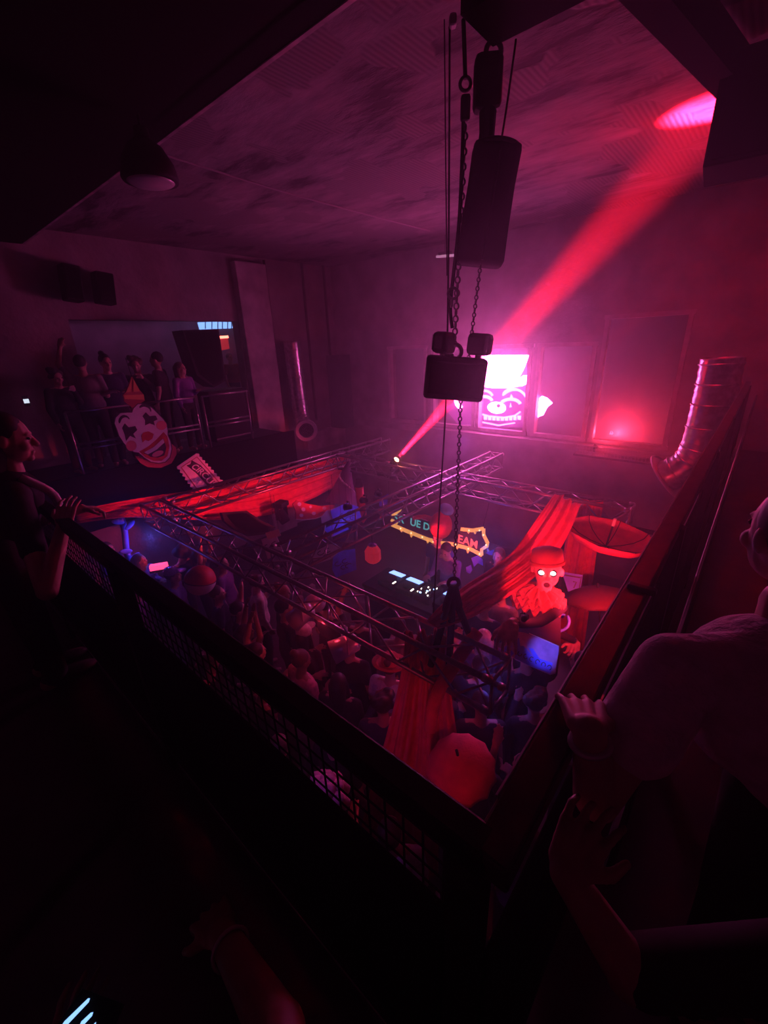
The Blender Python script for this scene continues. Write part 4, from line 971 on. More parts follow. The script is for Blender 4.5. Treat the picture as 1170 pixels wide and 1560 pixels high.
def make_body(pose, voxel=.013, nm='body'):
    P = joints(pose); L, Rm = lean_fn(pose.get('lean', 0)); b = MB(); k_ = pose.get('w', 1.0)
    b.ell((0, 0, .95), (.16*k_, .11*k_, .13)); b.ell(L((0, 0, 1.1)), (.142*k_, .098*k_, .17), Rm); b.ell(L((0, 0, 1.29)), (.165*k_, .108*k_, .17), Rm)
    b.cap(L((-.14, 0, 1.41)), .065, L((.14, 0, 1.41)), .065); b.cap(L((0, -.01, 1.42)), .062, L((0, .012, 1.56)), .054)
    Hd = Matrix.Rotation(pose.get('turn', 0), 3, 'Z') @ Matrix.Rotation(pose.get('nod', 0), 3, 'X'); hc = L((0, .01, 1.56))
    H = lambda p: hc + Rm @ Hd @ (V(p)-V((0, .01, 1.56)))
    HM = Rm @ Hd
    b.ell(H((0, 0, 1.645)), (.076, .097, .105), HM); b.ell(H((0, .03, 1.59)), (.06, .07, .07), HM); b.cap(H((0, .092, 1.645)), .012, H((0, .112, 1.612)), .016)
    b.ell(H((0, .082, 1.662)), (.05, .018, .012), HM); b.ell(H((0, .096, 1.574)), (.024, .012, .011), HM); b.ell(H((0, .083, 1.54)), (.024, .02, .02), HM)
    for s_ in (-1, 1): b.ell(H((s_*.077, -.005, 1.628)), (.013, .02, .032), HM); b.ell(H((s_*.04, .07, 1.605)), (.025, .025, .025), HM)
    for q, sgn_ in (('l', -1), ('r', 1)):
        S_, E_, W_ = P['s'+q], P['e'+q], P['w'+q]
        b.cap(L(S_), .055, L(E_), .041); b.cap(L(E_), .042, L(W_), .029)
        d = (L(W_)-L(E_)).normalized(); pn = V((-sgn_, .35, -.1)) if pose['arms'][0 if q == 'l' else 1] == 'down' else V((0, .6, -.6))
        u = d.cross((pn-d*pn.dot(d)).normalized()); tside = 1 if u.dot(V((-sgn_, .5, .4))) > 0 else -1
        hand(b, L(W_), d, pn, tside, 1.0, .3)
        b.cap(P['h'+q], .088*k_, P['k'+q], .058); b.cap(P['k'+q], .057, P['a'+q], .04); a = P['a'+q]; b.cap(a+V((0, -.03, -.035)), .042, a+V((sgn_*.02, .15, -.045)), .034)
    return remeshed(b, nm, voxel, 3), L, Rm, H, HM, P
def make_top(L, Rm, P, long, pose, k_=1.0):
    b = MB(); g = .018
    b.ell(L((0, 0, 1.02)), (.168*k_+g, .115*k_+g, .16), Rm); b.ell(L((0, 0, 1.12)), (.15*k_+g, .105*k_+g, .17), Rm); b.ell(L((0, 0, 1.29)), (.168*k_+g, .112*k_+g, .17), Rm)
    b.cap(L((-.14, 0, 1.405)), .07, L((.14, 0, 1.405)), .07)
    for q in 'lr':
        S_, E_, W_ = P['s'+q], P['e'+q], P['w'+q]
        if long: b.cap(L(S_), .066, L(E_), .055); b.cap(L(E_), .055, L(E_+(W_-E_)*.9), .043)
        else: b.cap(L(S_), .068, L(S_+(E_-S_)*.62), .062)
    return remeshed(b, 'top', .016, 4)
def make_legs(P, k_=1.0):
    b = MB(); b.ell((0, 0, .95), (.168*k_+.012, .118*k_+.01, .12))
    for q in 'lr': b.cap(P['h'+q], .1*k_, P['k'+q], .072); b.cap(P['k'+q], .072, P['a'+q]+V((0, 0, .02)), .058)
    return remeshed(b, 'trousers', .018, 4)
def make_hair(H, HM, kind):
    b = MB(); b.ell(H((0, -.02, 1.668)), (.087, .1, .1), HM, 18, 12)
    if kind == 'long':
        b.cap(H((0, -.07, 1.64)), .085, H((0, -.075, 1.4)), .07)
        for s_ in (-1, 1): b.cap(H((s_*.07, -.02, 1.64)), .035, H((s_*.09, .0, 1.42)), .028)
    elif kind == 'bun': b.ell(H((0, -.1, 1.75)), (.045, .045, .045), HM)
    elif kind == 'curly':
        for k in range(26):
            a = k*2.4; z = 1.62+.13*((k*.37) % 1); b.ell(H((.085*math.cos(a), -.02+.085*math.sin(a)-(.03 if math.sin(a) > .3 else 0), z+.02)), (.04, .04, .04), HM, 8, 6)
    return remeshed(b, 'hair', .012, 3)
def make_eyes(H, HM):
    b = MB()
    for s_ in (-1, 1): b.ell(H((s_*.032, .087, 1.642)), (.013, .009, .008), HM, 8, 6)
    return b.mesh('eyes')
VAR = []
for pose in (dict(arms=('down', 'down'), hair='short', long=False), dict(arms=('bent', 'down'), hair='long', long=True, turn=.3), dict(arms=('up', 'bent'), hair='short', long=False, w=1.08),
             dict(arms=('bent', 'bent'), hair='bun', long=False, nod=-.2), dict(arms=('high', 'high'), hair='long', long=False), dict(arms=('phone', 'down'), hair='curly', long=True, nod=-.25),
             dict(arms=('fwd', 'fwd'), hair='short', long=True, lean=.22, nod=-.2, w=1.05)):
    me, L, Rm, H, HM, P = make_body(pose)
    d = dict(body=me, top=make_top(L, Rm, P, pose['long'], pose, pose.get('w', 1)), trousers=make_legs(P, pose.get('w', 1)), hair=make_hair(H, HM, pose['hair']), eyes=make_eyes(H, HM), H=H, HM=HM, P=P, L=L)
    d['eyes'].polygons.foreach_set('use_smooth', [True]*len(d['eyes'].polygons)); VAR.append(d)
    for k in ('body', 'top', 'trousers', 'hair', 'eyes'): d[k].materials.append(M_SKIN)
CL = dict(black=(.02, .018, .02), navy=(.03, .035, .08), grey=(.2, .19, .2), white=(.7, .68, .68), cream=(.65, .55, .45), red=(.4, .04, .04), brown=(.14, .08, .05), blue=(.1, .13, .4), purple=(.2, .08, .3), pink=(.65, .3, .38), green=(.07, .13, .08), olive=(.13, .12, .06))
for k, c in CL.items(): mat('cloth_'+k, c, .85, noise=.2, nscale=25)
MATS['hair_dark'] = M_HAIRD; MATS['hair_blond'] = M_HAIRB; mat('hair_brown', (.09, .05, .03), .6, noise=.4, nscale=50); mat('hair_white', (.7, .66, .66), .7, noise=.2, nscale=50); mat('hair_red', (.3, .08, .03), .6, noise=.3, nscale=50)
def child(nm, me, m_, par):
    c = bpy.data.objects.new(nm, me); col.objects.link(c); c.parent = par
    c.material_slots[0].link = 'OBJECT'; c.material_slots[0].material = m_; return c
def person(x, y, z0, face, var, top, hair, label, group=None, scale=1.0, legs='black', skin=M_SKIN, hat=None):
    v = VAR[var]; o = bpy.data.objects.new('person', v['body']); col.objects.link(o)
    o.location = (x, y, z0); o.rotation_euler = (0, 0, face-PI/2); o.scale = (scale,)*3
    o.material_slots[0].link = 'OBJECT'; o.material_slots[0].material = skin
    child('top', v['top'], MATS['cloth_'+top], o); child('trousers', v['trousers'], MATS['cloth_'+legs], o)
    child('hair', v['hair'], MATS['hair_'+hair], o); child('eyes', v['eyes'], M_EYE, o)
    if hat:
        H, HM = v['H'], v['HM']; c = H((0, -.015, 1.70)); ax = HM @ V((0, 0, 1)); mb = MB()
        if hat[0] == 'cap': mb.lathe(c-ax*.02, ax, [(.098, 0), (.1, .04), (.08, .08), (.03, .1)], 18); mb.ell(H((0, .12, 1.695)), (.075, .085, .012), HM)
        elif hat[0] == 'bucket': mb.lathe(c-ax*.05, ax, [(.15, 0), (.15, .008), (.1, .05), (.092, .12), (.05, .135)], 20)
        elif hat[0] == 'cowboy': mb.lathe(c-ax*.03, ax, [(.2, .03), (.2, .04), (.1, .02), (.095, .11), (.06, .14), (.02, .125)], 22)
        elif hat[0] == 'pom': 
            for k in range(22): a = k*2.4; q = (k+.5)/22; rr = .15*math.sin(q*PI*.55); mb.ell(c+HM @ V((rr*math.cos(a), rr*math.sin(a), .1*math.cos(q*PI*.6))), (.055,)*3, n=8, k=6)
        ho2 = mb.build('hat', MATS.get('cloth_'+hat[1]), None, True); ho2.parent = o
    return tag(o, label, 'person', group)
def facing(p, t=(4.9, 3.5)): return math.atan2(t[1]-p[1], t[0]-p[0])
DG = 'dark-clothed dancers in the unlit part of the crowd'
DL = 'dark-clothed dancer among the unlit crowd between the front truss and the near railing'
crowd = [
 (340, 905, 0, 'navy', 'dark', 'dancer with raised arm just right of the red and white ball', None),
 (392, 903, 5, 'cream', 'brown', 'dancer in cream long sleeves under the left half of the front truss', None),
 (372, 930, 2, 'black', 'dark', DL, None), (352, 945, 0, 'black', 'brown', DL, None), (405, 925, 3, 'brown', 'red', 'dancer with red hair bun and brown top under the left half of the front truss', None),
 (399, 962, 4, 'white', 'dark', 'dancer in white with both arms up left of the white capped dancer', None),
 (425, 938, 0, 'black', 'dark', DL, None), (447, 984, 1, 'black', 'dark', 'dancer in black wearing a white cap below the red par cans', ('cap', 'white')),
 (384, 985, 5, 'black', 'brown', DL, None), (418, 1000, 2, 'navy', 'dark', DL, None), (470, 955, 0, 'black', 'dark', DL, None), (492, 1010, 3, 'pink', 'brown', 'dancer with a brown bun in a pale pink top by the near rail', None),
 (440, 1030, 6, 'black', 'dark', DL, None), (470, 1045, 1, 'brown', 'brown', 'dancer with long brown hair and brown sleeves by the near rail', None), (522, 1042, 1, 'black', 'dark', 'dancer with long black hair left of the red hatted dancer', None),
 (568, 1030, 3, 'white', 'brown', 'dancer in a white top and wide red hat left of the falling drape', ('cowboy', 'red')),
 (602, 1018, 0, 'black', 'dark', DL, None), (505, 960, 2, 'black', 'dark', DL, None), (590, 985, 6, 'grey', 'dark', 'dancer in grey under the front truss near the booth', None), (540, 1000, 0, 'black', 'brown', DL, None),
 (600, 1085, 5, 'navy', 'dark', DL, None), (545, 1090, 0, 'black', 'dark', DL, None), (510, 1170, 3, 'purple', 'white', 'dancer in a fluffy white wig seen through the railing mesh', ('pom', 'pink')),
 (575, 1255, 0, 'white', 'dark', 'dancer in a white top seen through the mesh beside the falling drape', None), (455, 1120, 6, 'black', 'brown', DL, None),
 (692, 1072, 0, 'brown', 'red', 'red haired dancer right of the rolled red cloth', None), (724, 1058, 2, 'black', 'dark', DL, None), (745, 985, 1, 'purple', 'white', 'white haired dancer in purple behind the short end of the front truss', None),
 (775, 1050, 0, 'black', 'dark', 'dancer in black directly below the held board', ('cap', 'black')), (800, 1085, 5, 'black', 'brown', DL, None), (845, 1075, 3, 'black', 'red', 'dancer with a red hair bun beside the right rail', None),
 (760, 1115, 6, 'black', 'dark', DL, None), (815, 1130, 0, 'black', 'dark', DL, None), (776, 1185, 1, 'purple', 'brown', 'long haired dancer in a purple top beside the right rail near the corner', None), (730, 1120, 2, 'black', 'dark', DL, None),
 (860, 1035, 0, 'navy', 'dark', DL, None), (700, 1120, 5, 'black', 'brown', DL, None),
 (268, 846, 6, 'black', 'dark', 'dancer in black with a hat standing tall beside the red and white ball', ('bucket', 'black')), (330, 858, 0, 'purple', 'brown', 'dancer in purple under the corner of the front and left trusses', None), (222, 850, 1, 'blue', 'dark', 'blue lit dancer with long hair left of the pink light box', None), (165, 838, 0, 'blue', 'brown', 'blue lit dancer below the hanging streamer', None),
 (300, 850, 4, 'navy', 'dark', 'dancer with both arms up under the left truss', None)]
crowd += [(208, 903, 5, 'purple', 'dark', 'dancer in a glittering blue sequin hat seen under the near railing at left', ('bucket', 'sequin')), (262, 882, 0, 'blue', 'dark', 'dancer in a small blue glittering hat below the pink light box', ('cap', 'sequin')), (312, 1062, 0, 'red', 'dark', 'dancer in red seen dimly through the railing mesh at left', ('cap', 'red'))]
MATS['cloth_sequin'] = M_SEQ
cpos = [PZ(c[0], c[1], 1.62) for c in crowd]
for p in cpos: p.x = max(p.x, .95); p.y = max(p.y, .6)
for it in range(150):
    for p in cpos:
        d = p-V((2.05, 1.6, p.z)); l = d.length
        if l < .5: p += d/max(l, 1e-3)*(.5-l)*.5
        p.x = max(p.x, .8); p.y = max(p.y, .5)
    for i in range(len(cpos)):
        for j in range(i):
            d = cpos[i]-cpos[j]; d.z = 0; l = d.length
            if l < .54:
                d = d/l if l > 1e-4 else V((1, 0, 0)); cpos[i] += d*(.54-l)*.3; cpos[j] -= d*(.54-l)*.3
for (px, py, var, top, hair, label, hat), p in zip(crowd, cpos):
    g = DG if label == DL else 'dancers on the floor'
    person(p.x, p.y, 0, facing(p)+random.uniform(-.3, .3), var, top, hair, label, g, random.uniform(.96, 1.04), hat=hat, skin=random.choice((M_SKIN, M_SKIN, M_SKIN2)))
# people round the booth
person(5.3, 3.25, .1, PI, 6, 'purple', 'brown', 'performer leaning over the mixing decks', None, legs='navy')
for px, py, var, top, hair, l in ((648, 832, 0, 'navy', 'brown', 'person in a navy top behind the booth left of the performer'),
    (738, 925, 0, 'navy', 'dark', 'person in a dark cap right of the booth under the swag'), (765, 905, 3, 'grey', 'dark', 'person with a bun right of the booth behind the swag'), (720, 880, 1, 'black', 'brown', 'person with long hair at the right end of the booth')):
    p = PZ(px, py, 1.62); p.x = max(p.x, 5.6) if px < 730 else p.x; person(p.x, p.y, 0, PI+random.uniform(-.4, .4), var, top, hair, l, 'people round the booth', hat=('cap', 'black') if px == 738 else None)
# far balcony
for px, py, Y_, var, top, hair, l in ((237, 543, 8.6, 0, 'black', 'dark', 'dark haired person standing in the opening above the clown face'), (160, 552, 8.5, 3, 'navy', 'dark', 'person with a bun on the far balcony left of the clown hat'), (207, 556, 8.7, 5, 'black', 'brown', 'person with curly hair on the far balcony behind the clown hat'),
    (275, 562, 8.5, 1, 'purple', 'brown', 'person with long hair in a purple top beside the big speaker'), (120, 545, 8.5, 2, 'grey', 'dark', 'person in grey raising an arm at the left of the far balcony'), (85, 575, 8.5, 5, 'black', 'dark', 'person in black looking at a phone at the far left of the balcony')):
    p = PY(px, py, Y_); sc_ = min(1.06, max(.9, (p.z+.02-ZB)/1.65))
    person(p.x, p.y, ZB, (PI/2 if var in (0, 2) else -PI/2)+random.uniform(-.6, .9), var, top, hair, l, 'people on the far balcony', sc_)
p = PY(350, 545, 11.6); person(p.x, p.y, ZB, -PI/2, 0, 'red', 'dark', 'person in red in the next room right of the speaker', None)
ph_ = PY(40, 611, 8.2)
o = thing('smartphone', ph_, 'tiny lit phone screen held at the far left of the balcony', 'phone'); MB().bevbox(ph_, (.075, .012, .15), .004).build('case', M_BLACK, o); MB().box(ph_-V((0, .008, 0)), (.065, .004, .06)).build('screen', glow('phone_white', (.75, .85, 1), 1.2), o)

# ---- near people, custom bodies
def custom(nm, blobs, voxel, label, skin=M_SKIN):
    me = remeshed(blobs, nm, voxel, 4); me.materials.append(skin); o = bpy.data.objects.new(nm, me); col.objects.link(o); return tag(o, label, 'person')
def part(nm, mb, m_, par, voxel=None):
    if voxel: me = remeshed(mb, nm, voxel, 5)
    else:
        me = mb.mesh(nm); me.polygons.foreach_set('use_smooth', [True]*len(me.polygons))
    me.materials.append(m_); o = bpy.data.objects.new(nm, me); col.objects.link(o); o.parent = par; return o
def head(mb, c, fw, s=1.0):
    fw = V((fw[0], fw[1], fw[2] if len(fw) > 2 else 0)).normalized(); rt = fw.cross(V((0, 0, 1))).normalized(); up = rt.cross(fw); M_ = Matrix((rt, fw, up)).transposed()
    H = lambda x, y, z: V(c)+M_ @ V((x*s, y*s, z*s))
    E_ = lambda p, r_: mb.ell(H(*p), tuple(k*s for k in r_), M_)
    E_((0, 0, .03), (.076, .097, .105)); E_((0, .03, -.03), (.06, .07, .07)); mb.cap(H(0, .092, .03), .012*s, H(0, .114, -.003), .016*s); E_((0, .083, .047), (.05, .018, .012)); E_((0, .097, -.04), (.024, .012, .009)); E_((0, .094, -.052), (.021, .011, .009)); E_((0, .083, -.075), (.024, .02, .02))
    for q in (-1, 1): E_((q*.077, -.005, .013), (.013, .02, .032)); E_((q*.04, .07, -.01), (.025, .025, .025))
    return H, M_
def near_eyes(H, M_, par):
    b = MB()
    for q in (-1, 1): b.ell(H(q*.032, .088, .027), (.013, .009, .008), M_, 10, 8)
    part('eyes', b, M_EYE, par)
# person at the right, leaning on the right rail, back and shoulder to the viewer
b = MB()
SR = PD(1030, 1024, .86); SL = SR+cR*.42+V((0, 0, .02)); ncv = (SR+SL)/2
pel = V((ncv.x+.02, ncv.y-.14, ZB+.92)); mid = (pel+ncv)/2+V((0, -.03, 0))
b.cap(SR, .062, SL, .062); b.cap(ncv+V((0, 0, -.1)), .15, mid, .14); b.cap(mid, .14, pel, .155)
nk = ncv+cR*.06+V((.05, .05, .1)); b.cap(ncv, .065, nk, .056)
hd = nk+cR*.06+V((.06, .06, .1))
El = PD(908, 1215, .86); Wr = PZ(897, 1112, 4.1)
b.cap(SR, .058, El, .045); b.cap(El, .045, Wr, .03); hand(b, Wr, PZ(884, 1062, 4.08)-Wr, (0, .0, -1), -1, 1, .28)
E2 = SL+V((.0, -.06, -.29)); W2 = E2+V((.08, .02, -.24)); b.cap(SL, .056, E2, .044); b.cap(E2, .044, W2, .03); hand(b, W2, (W2-E2), (-.5, .6, 0), -1, 1, .3)
fd = V((.75, .6, 0)).normalized(); sd_ = V((fd.y, -fd.x, 0))
for q in (-1, 1):
    h0 = pel+sd_*q*.09; k0 = V((h0.x, h0.y, ZB+.5))+fd*.02; a0 = V((h0.x, h0.y, ZB+.08))-fd*.02
    b.cap(h0, .095, k0, .06); b.cap(k0, .058, a0, .042); b.cap(a0+V((0, 0, -.035))-fd*.03, .042, a0+fd*.15+V((0, 0, -.045)), .034)
H, M_ = head(b, hd, (.8, .55, -.1))
rp = custom('person', b, .0048, 'person in a loose T-shirt leaning on the right rail, back turned, at the right edge')
near_eyes(H, M_, rp)
t = MB(); t.cap(SR, .078, SL, .078); t.cap(ncv+V((0, 0, -.08)), .178, mid, .172); t.cap(mid, .172, pel+V((0, 0, .05)), .18); t.cap(SR, .08, SR+(El-SR)*.5, .082); t.cap(SL, .078, SL+(E2-SL)*.5, .08)
part('t_shirt', t, mat('shirt_mauve', (.75, .62, .66), .9, noise=.15, nscale=20, bump=.5, bscale=40), rp, .012)
t = MB(); t.ell(pel, (.18, .16, .14))
for q in (-1, 1):
    h0 = pel+sd_*q*.09; t.cap(h0, .108, V((h0.x, h0.y, ZB+.5)), .075); t.cap(V((h0.x, h0.y, ZB+.5)), .075, V((h0.x, h0.y, ZB+.1)), .06)
part('trousers', t, MATS['cloth_black'], rp, .016)
t = MB(); t.ell(H(0, -.025, .05), (.088, .1, .1), M_); part('hair', t, M_HAIRD, rp, .012)
t = MB(); t.ring(Wr-(Wr-El).normalized()*.03, (Wr-El), .034, .007, 20); part('bracelet', t, M_CHR, rp)
# person at the left edge, face in profile, arm raised to the rail
b = MB(); hd = PD(10, 674, 2.2); fw = V((.85, -.25, -.15)); H, M_ = head(b, hd, fw, 1.05)
nk = hd+V((-.02, .02, -.16)); sR = nk+V((-.04, -.17, -.09)); sL = nk+V((-.02, .18, -.09))
b.cap(hd+V((-.02, .01, -.04)), .055, nk, .058); b.cap(sR, .062, sL, .062); ch = nk+V((-.05, 0, -.24)); pel = V((ch.x-.12, ch.y, ZB+.92)); b.cap(ch+V((0, 0, .1)), .14, pel, .15)
W = PD(97, 800, 2.12); El = PD(72, 900, 2.0); b.cap(sR, .055, El, .046); b.cap(El, .047, W, .031); hand(b, W, (W-El).normalized()+V((.15, .1, .5)), V((.5, .5, .1)), 1, 1.05, .32)
El2 = sL+V((.1, .05, -.27)); W2 = El2+V((.22, .02, .0)); b.cap(sL, .055, El2, .043); b.cap(El2, .043, W2, .03); hand(b, W2, (1, 0, -.3), (0, 0, -1), -1, 1, .5)
for q in (-1, 1):
    h0 = pel+V((0, q*.09, 0)); b.cap(h0, .09, V((h0.x+.02, h0.y, ZB+.5)), .06); b.cap(V((h0.x+.02, h0.y, ZB+.5)), .058, V((h0.x, h0.y, ZB+.08)), .042); b.cap(V((h0.x-.03, h0.y, ZB+.045)), .042, V((h0.x+.15, h0.y, ZB+.035)), .034)
lp_ = custom('person', b, .0048, 'person at the left edge in profile with one hand raised above the rail'); near_eyes(H, M_, lp_)
t = MB(); t.cap(sR, .074, sL, .074); t.cap(ch+V((0, 0, .12)), .158, pel, .165); t.cap(sR, .068, sR+(El-sR)*.6, .06); t.cap(sL, .068, sL+(El2-sL)*.95, .056); part('top', t, MATS['cloth_black'], lp_, .012)
t = MB(); t.ell(H(0, -.022, .055), (.09, .108, .105), M_); t.cap(H(0, -.06, .03), .095, H(0, -.08, -.2), .08); part('hair', t, M_HAIRD, lp_, .012)
for q in (-1, 1): t = MB(); fx = pel+V((.08, q*.09, 0)); t.ell((fx.x, fx.y, ZB+.045), (.15, .052, .045)); t.ell((fx.x-.08, fx.y, ZB+.07), (.06, .05, .06)); part('shoe', t, MATS['cloth_black'], lp_)
t = MB(); t.path(smooth_path([sR+V((.05, .05, .08)), sR+V((.16, .04, -.05)), ch+V((.17, -.06, -.1))], 5), .022, 8); part('bag_strap', t, MATS['cloth_white'], lp_)
t = MB(); t.ell(pel, (.17, .17, .14)); 
for q in (-1, 1): t.cap(pel+V((0, q*.09, 0)), .105, V((pel.x+.02, pel.y+q*.09, ZB+.1)), .065)
part('trousers', t, MATS['cloth_black'], lp_, .016)
# person at the lower right corner, only knuckles and forearm catch light
b = MB(); W = PD(862, 1330, .78); El = PD(960, 1480, .78); sh = El+V((.22, -.32, .12)); hand(b, W, (PD(880, 1290, .78)-W), (V((0, 0, -1))), -1, 1, .55); b.cap(W, .03, El, .046); b.cap(El, .047, sh, .058)
s2 = sh+V((.25, -.25, 0)); b.cap(sh, .06, s2, .06); c0 = (sh+s2)/2; b.cap(c0, .13, V((c0.x+.02, c0.y-.04, ZB+.92)), .15); b.cap(c0, .06, c0+V((.03, .04, .16)), .055)
H, M_ = head(b, c0+V((.06, .08, .24)), (.75, .6, -.2))
pel = V((c0.x+.02, c0.y-.04, ZB+.92))
E2 = s2+V((.06, .05, -.28)); W2 = E2+V((.15, .15, -.03)); b.cap(s2, .056, E2, .044); b.cap(E2, .044, W2, .03); hand(b, W2, (W2-E2), (0, 0, -1), 1, 1, .4)
for q in (-1, 1):
    h0 = pel+sd_*q*.09; b.cap(h0, .09, V((h0.x, h0.y, ZB+.5)), .06); b.cap(V((h0.x, h0.y, ZB+.5)), .058, V((h0.x, h0.y, ZB+.08)), .042); b.cap(V((h0.x, h0.y, ZB+.045))-fd*.03, .042, V((h0.x, h0.y, ZB+.035))+fd*.14, .034)
r2 = custom('person', b, .0048, 'person in the dark lower right corner with only the gripping knuckles lit'); near_eyes(H, M_, r2)
t = MB(); t.cap(sh, .072, s2, .072); t.cap(c0, .155, pel, .17); t.cap(sh, .068, sh+(El-sh)*.95, .056); t.cap(s2, .068, E2, .056); part('top', t, MATS['cloth_black'], r2, .012)
t = MB(); t.ell(pel, (.17, .17, .14)); 
for q in (-1, 1): t.cap(pel+sd_*q*.09, .105, V((pel.x+sd_.x*q*.09, pel.y+sd_.y*q*.09, ZB+.1)), .065)
part('trousers', t, MATS['cloth_navy'], r2, .016)
t = MB(); t.ell(H(0, -.025, .05), (.088, .1, .1), M_); part('hair', t, M_HAIRD, r2, .012)
# person at the bottom, forearm with bracelet along the rail
b = MB(); W = PD(338, 1422, .95); El = PD(425, 1575, .72); sh = El+V((-.12, -.22, .1)); hand(b, W, (W-El), (0, 0, -1), 1, 1, .35); b.cap(W, .031, El, .045); b.cap(El, .046, sh, .056)
pel = V((-.12, -.1, ZB+.92)); 
W3 = PD(108, 1610, .97); E3 = PD(160, 1760, .9); hand(b, W3, PD(112, 1550, .97)-W3, cF, -1, 1, .5); b.cap(W3, .03, E3, .045); b.cap(E3, .045, sh+V((-.28, 0, 0)), .056)
hcb = sh+V((-.2, -.14, .25)); b.cap(sh+V((-.14, -.03, .02)), .058, hcb+V((0, 0, -.06)), .052); Hb, Mbh = head(b, hcb, (.6, .7, -.2))
bo = custom('person', MB().add(b.v, b.f).cap(sh, .06, sh+V((-.28, .0, -.0)), .06).cap(sh+V((-.14, -.03, -.05)), .12, V((sh.x-.14, sh.y-.05, ZB+.9)), .14)
    .cap(V((sh.x-.22, sh.y-.05, ZB+.9)), .09, V((sh.x-.22, sh.y-.03, ZB+.08)), .045).cap(V((sh.x-.06, sh.y-.05, ZB+.9)), .09, V((sh.x-.06, sh.y-.03, ZB+.08)), .045), .0048, 'bare forearm with a thin bracelet of a person cut off by the bottom edge', M_SKIN2)
near_eyes(Hb, Mbh, bo); t = MB(); t.ell(Hb(0, -.025, .05), (.088, .1, .1), Mbh); part('hair', t, M_HAIRD, bo, .012)
t = MB(); q_ = W+(El-W).normalized()*.06; t.ring(q_, (El-W), .038, .004, 20); part('bracelet', t, M_CHR, bo)
t = MB(); t.cap(sh+V((0, 0, 0)), .068, sh+V((-.28, 0, 0)), .068); t.cap(sh+V((-.14, -.03, -.05)), .14, V((sh.x-.14, sh.y-.05, ZB+.9)), .155); part('top', t, MATS['cloth_black'], bo, .014)
# phone glowing at the lower left corner
pc_ = PD(112, 1548, .95); o = thing('smartphone', pc_, 'phone with bright blue screen stripes in the bottom left corner', 'phone')
Ph = Cut(pc_, (EYE-pc_)+V((.2, -.1, .2)))
Ph.poly('case', [(60, 1600), (126, 1506), (190, 1530), (150, 1625)], M_BLACK, o, 0, .009)
Ph.multi('screen', [[(94, 1562), (98, 1556), (134, 1521), (137, 1521), (135, 1527), (102, 1562)], [(121, 1562), (124, 1556), (138, 1543), (142, 1542), (140, 1548), (127, 1562)], [(141, 1562), (146, 1557), (146, 1562)]], glow('phone_blue', (.25, .5, 1), 1.6), o, .002, .001)
# red hat / bag blob and glass on the near rail side
gl = PD(48, 1045, 1.4)

# ------------------------------------------------------------------ light and haze
#LIGHTS_BEGIN
for tx in (2.5, 3.9, 5.3): lamp('SPOT', (4.0+.25*(tx-3.9), 4.0, 2.75), 420, RED, (tx, 7.1, 2.25), size=.05, angle=34, blend=.7, name='red_fill')  # added red spots for the left swag, no fixtures seen there
lamp('SPOT', (3.7, .36, 2.55), 240, RED, (4.6, 1.5, 2.25), size=.05, angle=95, blend=.7, name='red_fill')  # added out of view behind the rail to brighten the right swag
lamp('SPOT', (2.78, 1.02, 2.78), 85, RED, (3.95, 1.28, 2.45), size=.05, angle=62, blend=.6, name='red_fill')  # added to redden the puppet and the near swag
lamp('SPOT', (4.5, 3.88, 2.25), 170, RED, (5.5, 3.5, 1.65), size=.04, angle=30, blend=.5, name='red_fill')  # added to brighten the red ball
lamp('SPOT', (.66, .6, 2.72), 15, RED, (2.1, 1.5, 1.75), size=.05, angle=44, blend=.7, name='red_fill')  # added unseen under the balcony edge to light the front drape
lamp('SPOT', (.66, 1.9, 2.72), 7, PURP, (1.6, 1.9, 1.5), size=.05, angle=80, blend=.8, name='purple_fill')  # added unseen under the balcony to tint near dancers purple
lamp('POINT', PZ(492, 950, 2.3), 2.2, RED, size=.05, name='red_par_glow')
lamp('POINT', PZ(630, 985, 2.25), 1.6, RED, size=.05, name='red_par_glow')
lamp('SPOT', (3.0, 2.2, 2.65), 25, RED, (1.95, 1.4, 1.3), size=.06, angle=56, blend=.8, name='red_fill')  # added to light the front drape and small parasol
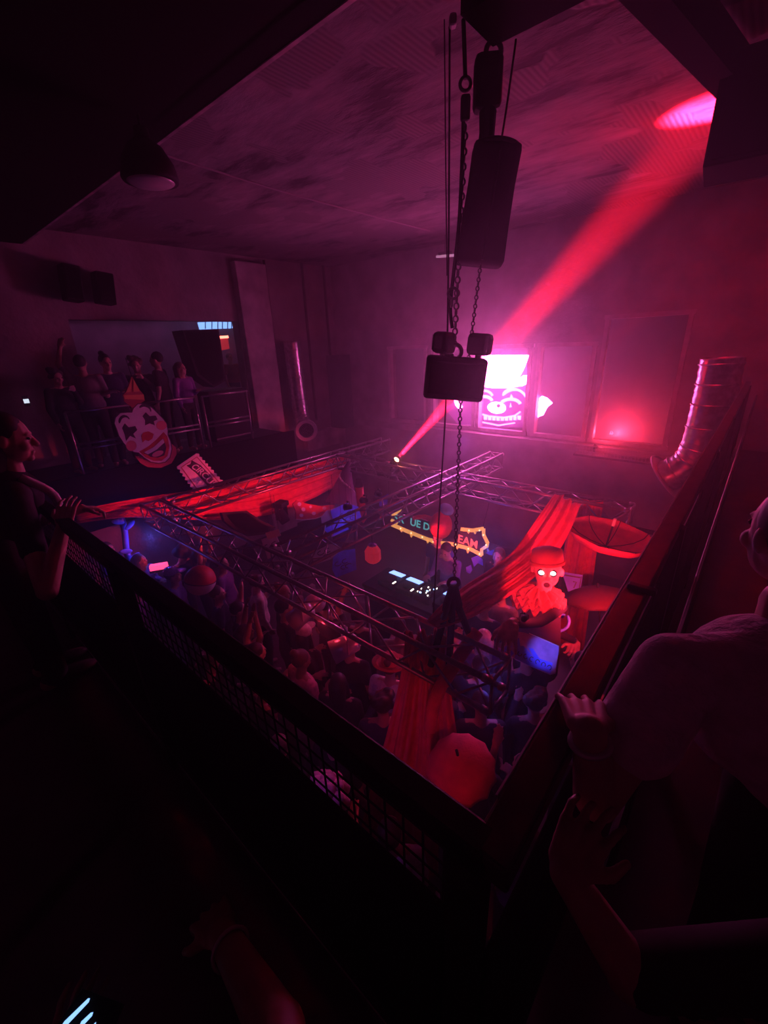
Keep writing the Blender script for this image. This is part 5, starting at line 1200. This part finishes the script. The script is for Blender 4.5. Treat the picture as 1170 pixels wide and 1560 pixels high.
lamp('POINT', (9.95, 2.1, 2.85), 200, RED, size=.04, name='red_uplight')
lamp('POINT', (8.72, 2.1, 2.95), 7, RED, size=.03, name='red_uplight')
lamp('POINT', (4.6, 5.0, 2.0), 4.5, BLUE, size=.05, name='uv_light')
lamp('POINT', (3.05, 1.35, 1.75), 2, BLUE, size=.05, name='uv_light')
lamp('SPOT', (3.05, .95, 2.4), 9, BLUE, (3.5, 1.03, 1.85), size=.04, angle=48, blend=.6, name='uv_light')
lamp('POINT', (5.2, 2.6, 1.9), 8, BLUE, size=.05, name='uv_light')
lamp('POINT', (2.3, 7.3, 1.9), 8, BLUE, size=.05, name='uv_light')
lamp('SPOT', (6.6, 3.8, 3.2), 25, PURP, (2.2, 3.0, 1.0), size=.1, angle=90, blend=.8, name='purple_fill')  # added purple fill over the crowd, no fixture seen
def can_for(P, T, l, s=.45):  # housing added around a fill lamp where no fixture is seen
    P, T = V(P), V(T); d = (T-P).normalized(); par_can(P-d*(.25*s), T, l, rl, s=s)
can_for((3.65, 4.0, 2.75), (2.5, 7.1, 2.25), 'added par can on the middle truss aimed at the left end of the left swag')
can_for((4.0, 4.0, 2.75), (3.9, 7.1, 2.25), 'added par can on the middle truss aimed at the middle of the left swag')
can_for((4.35, 4.0, 2.75), (5.3, 7.1, 2.25), 'added par can on the middle truss aimed at the right end of the left swag')
can_for((2.78, 1.02, 2.78), (3.95, 1.28, 2.45), 'added par can at the short end of the front truss aimed at the clown puppet', .28)
w = bpy.data.worlds.new('world'); sc.world = w; w.use_nodes = True
nt = w.node_tree; bgn = nt.nodes['Background']; bgn.inputs['Color'].default_value = (0, 0, 0, 1); bgn.inputs['Strength'].default_value = 0
vs_ = nt.nodes.new('ShaderNodeVolumeScatter'); vs_.inputs['Density'].default_value = .042; vs_.inputs['Anisotropy'].default_value = .76
vs_.inputs['Color'].default_value = (.9, .9, .9, 1)
nt.links.new(vs_.outputs[0], nt.nodes['World Output'].inputs['Volume'])
sc.cycles.volume_bounces = 0
#LIGHTS_END
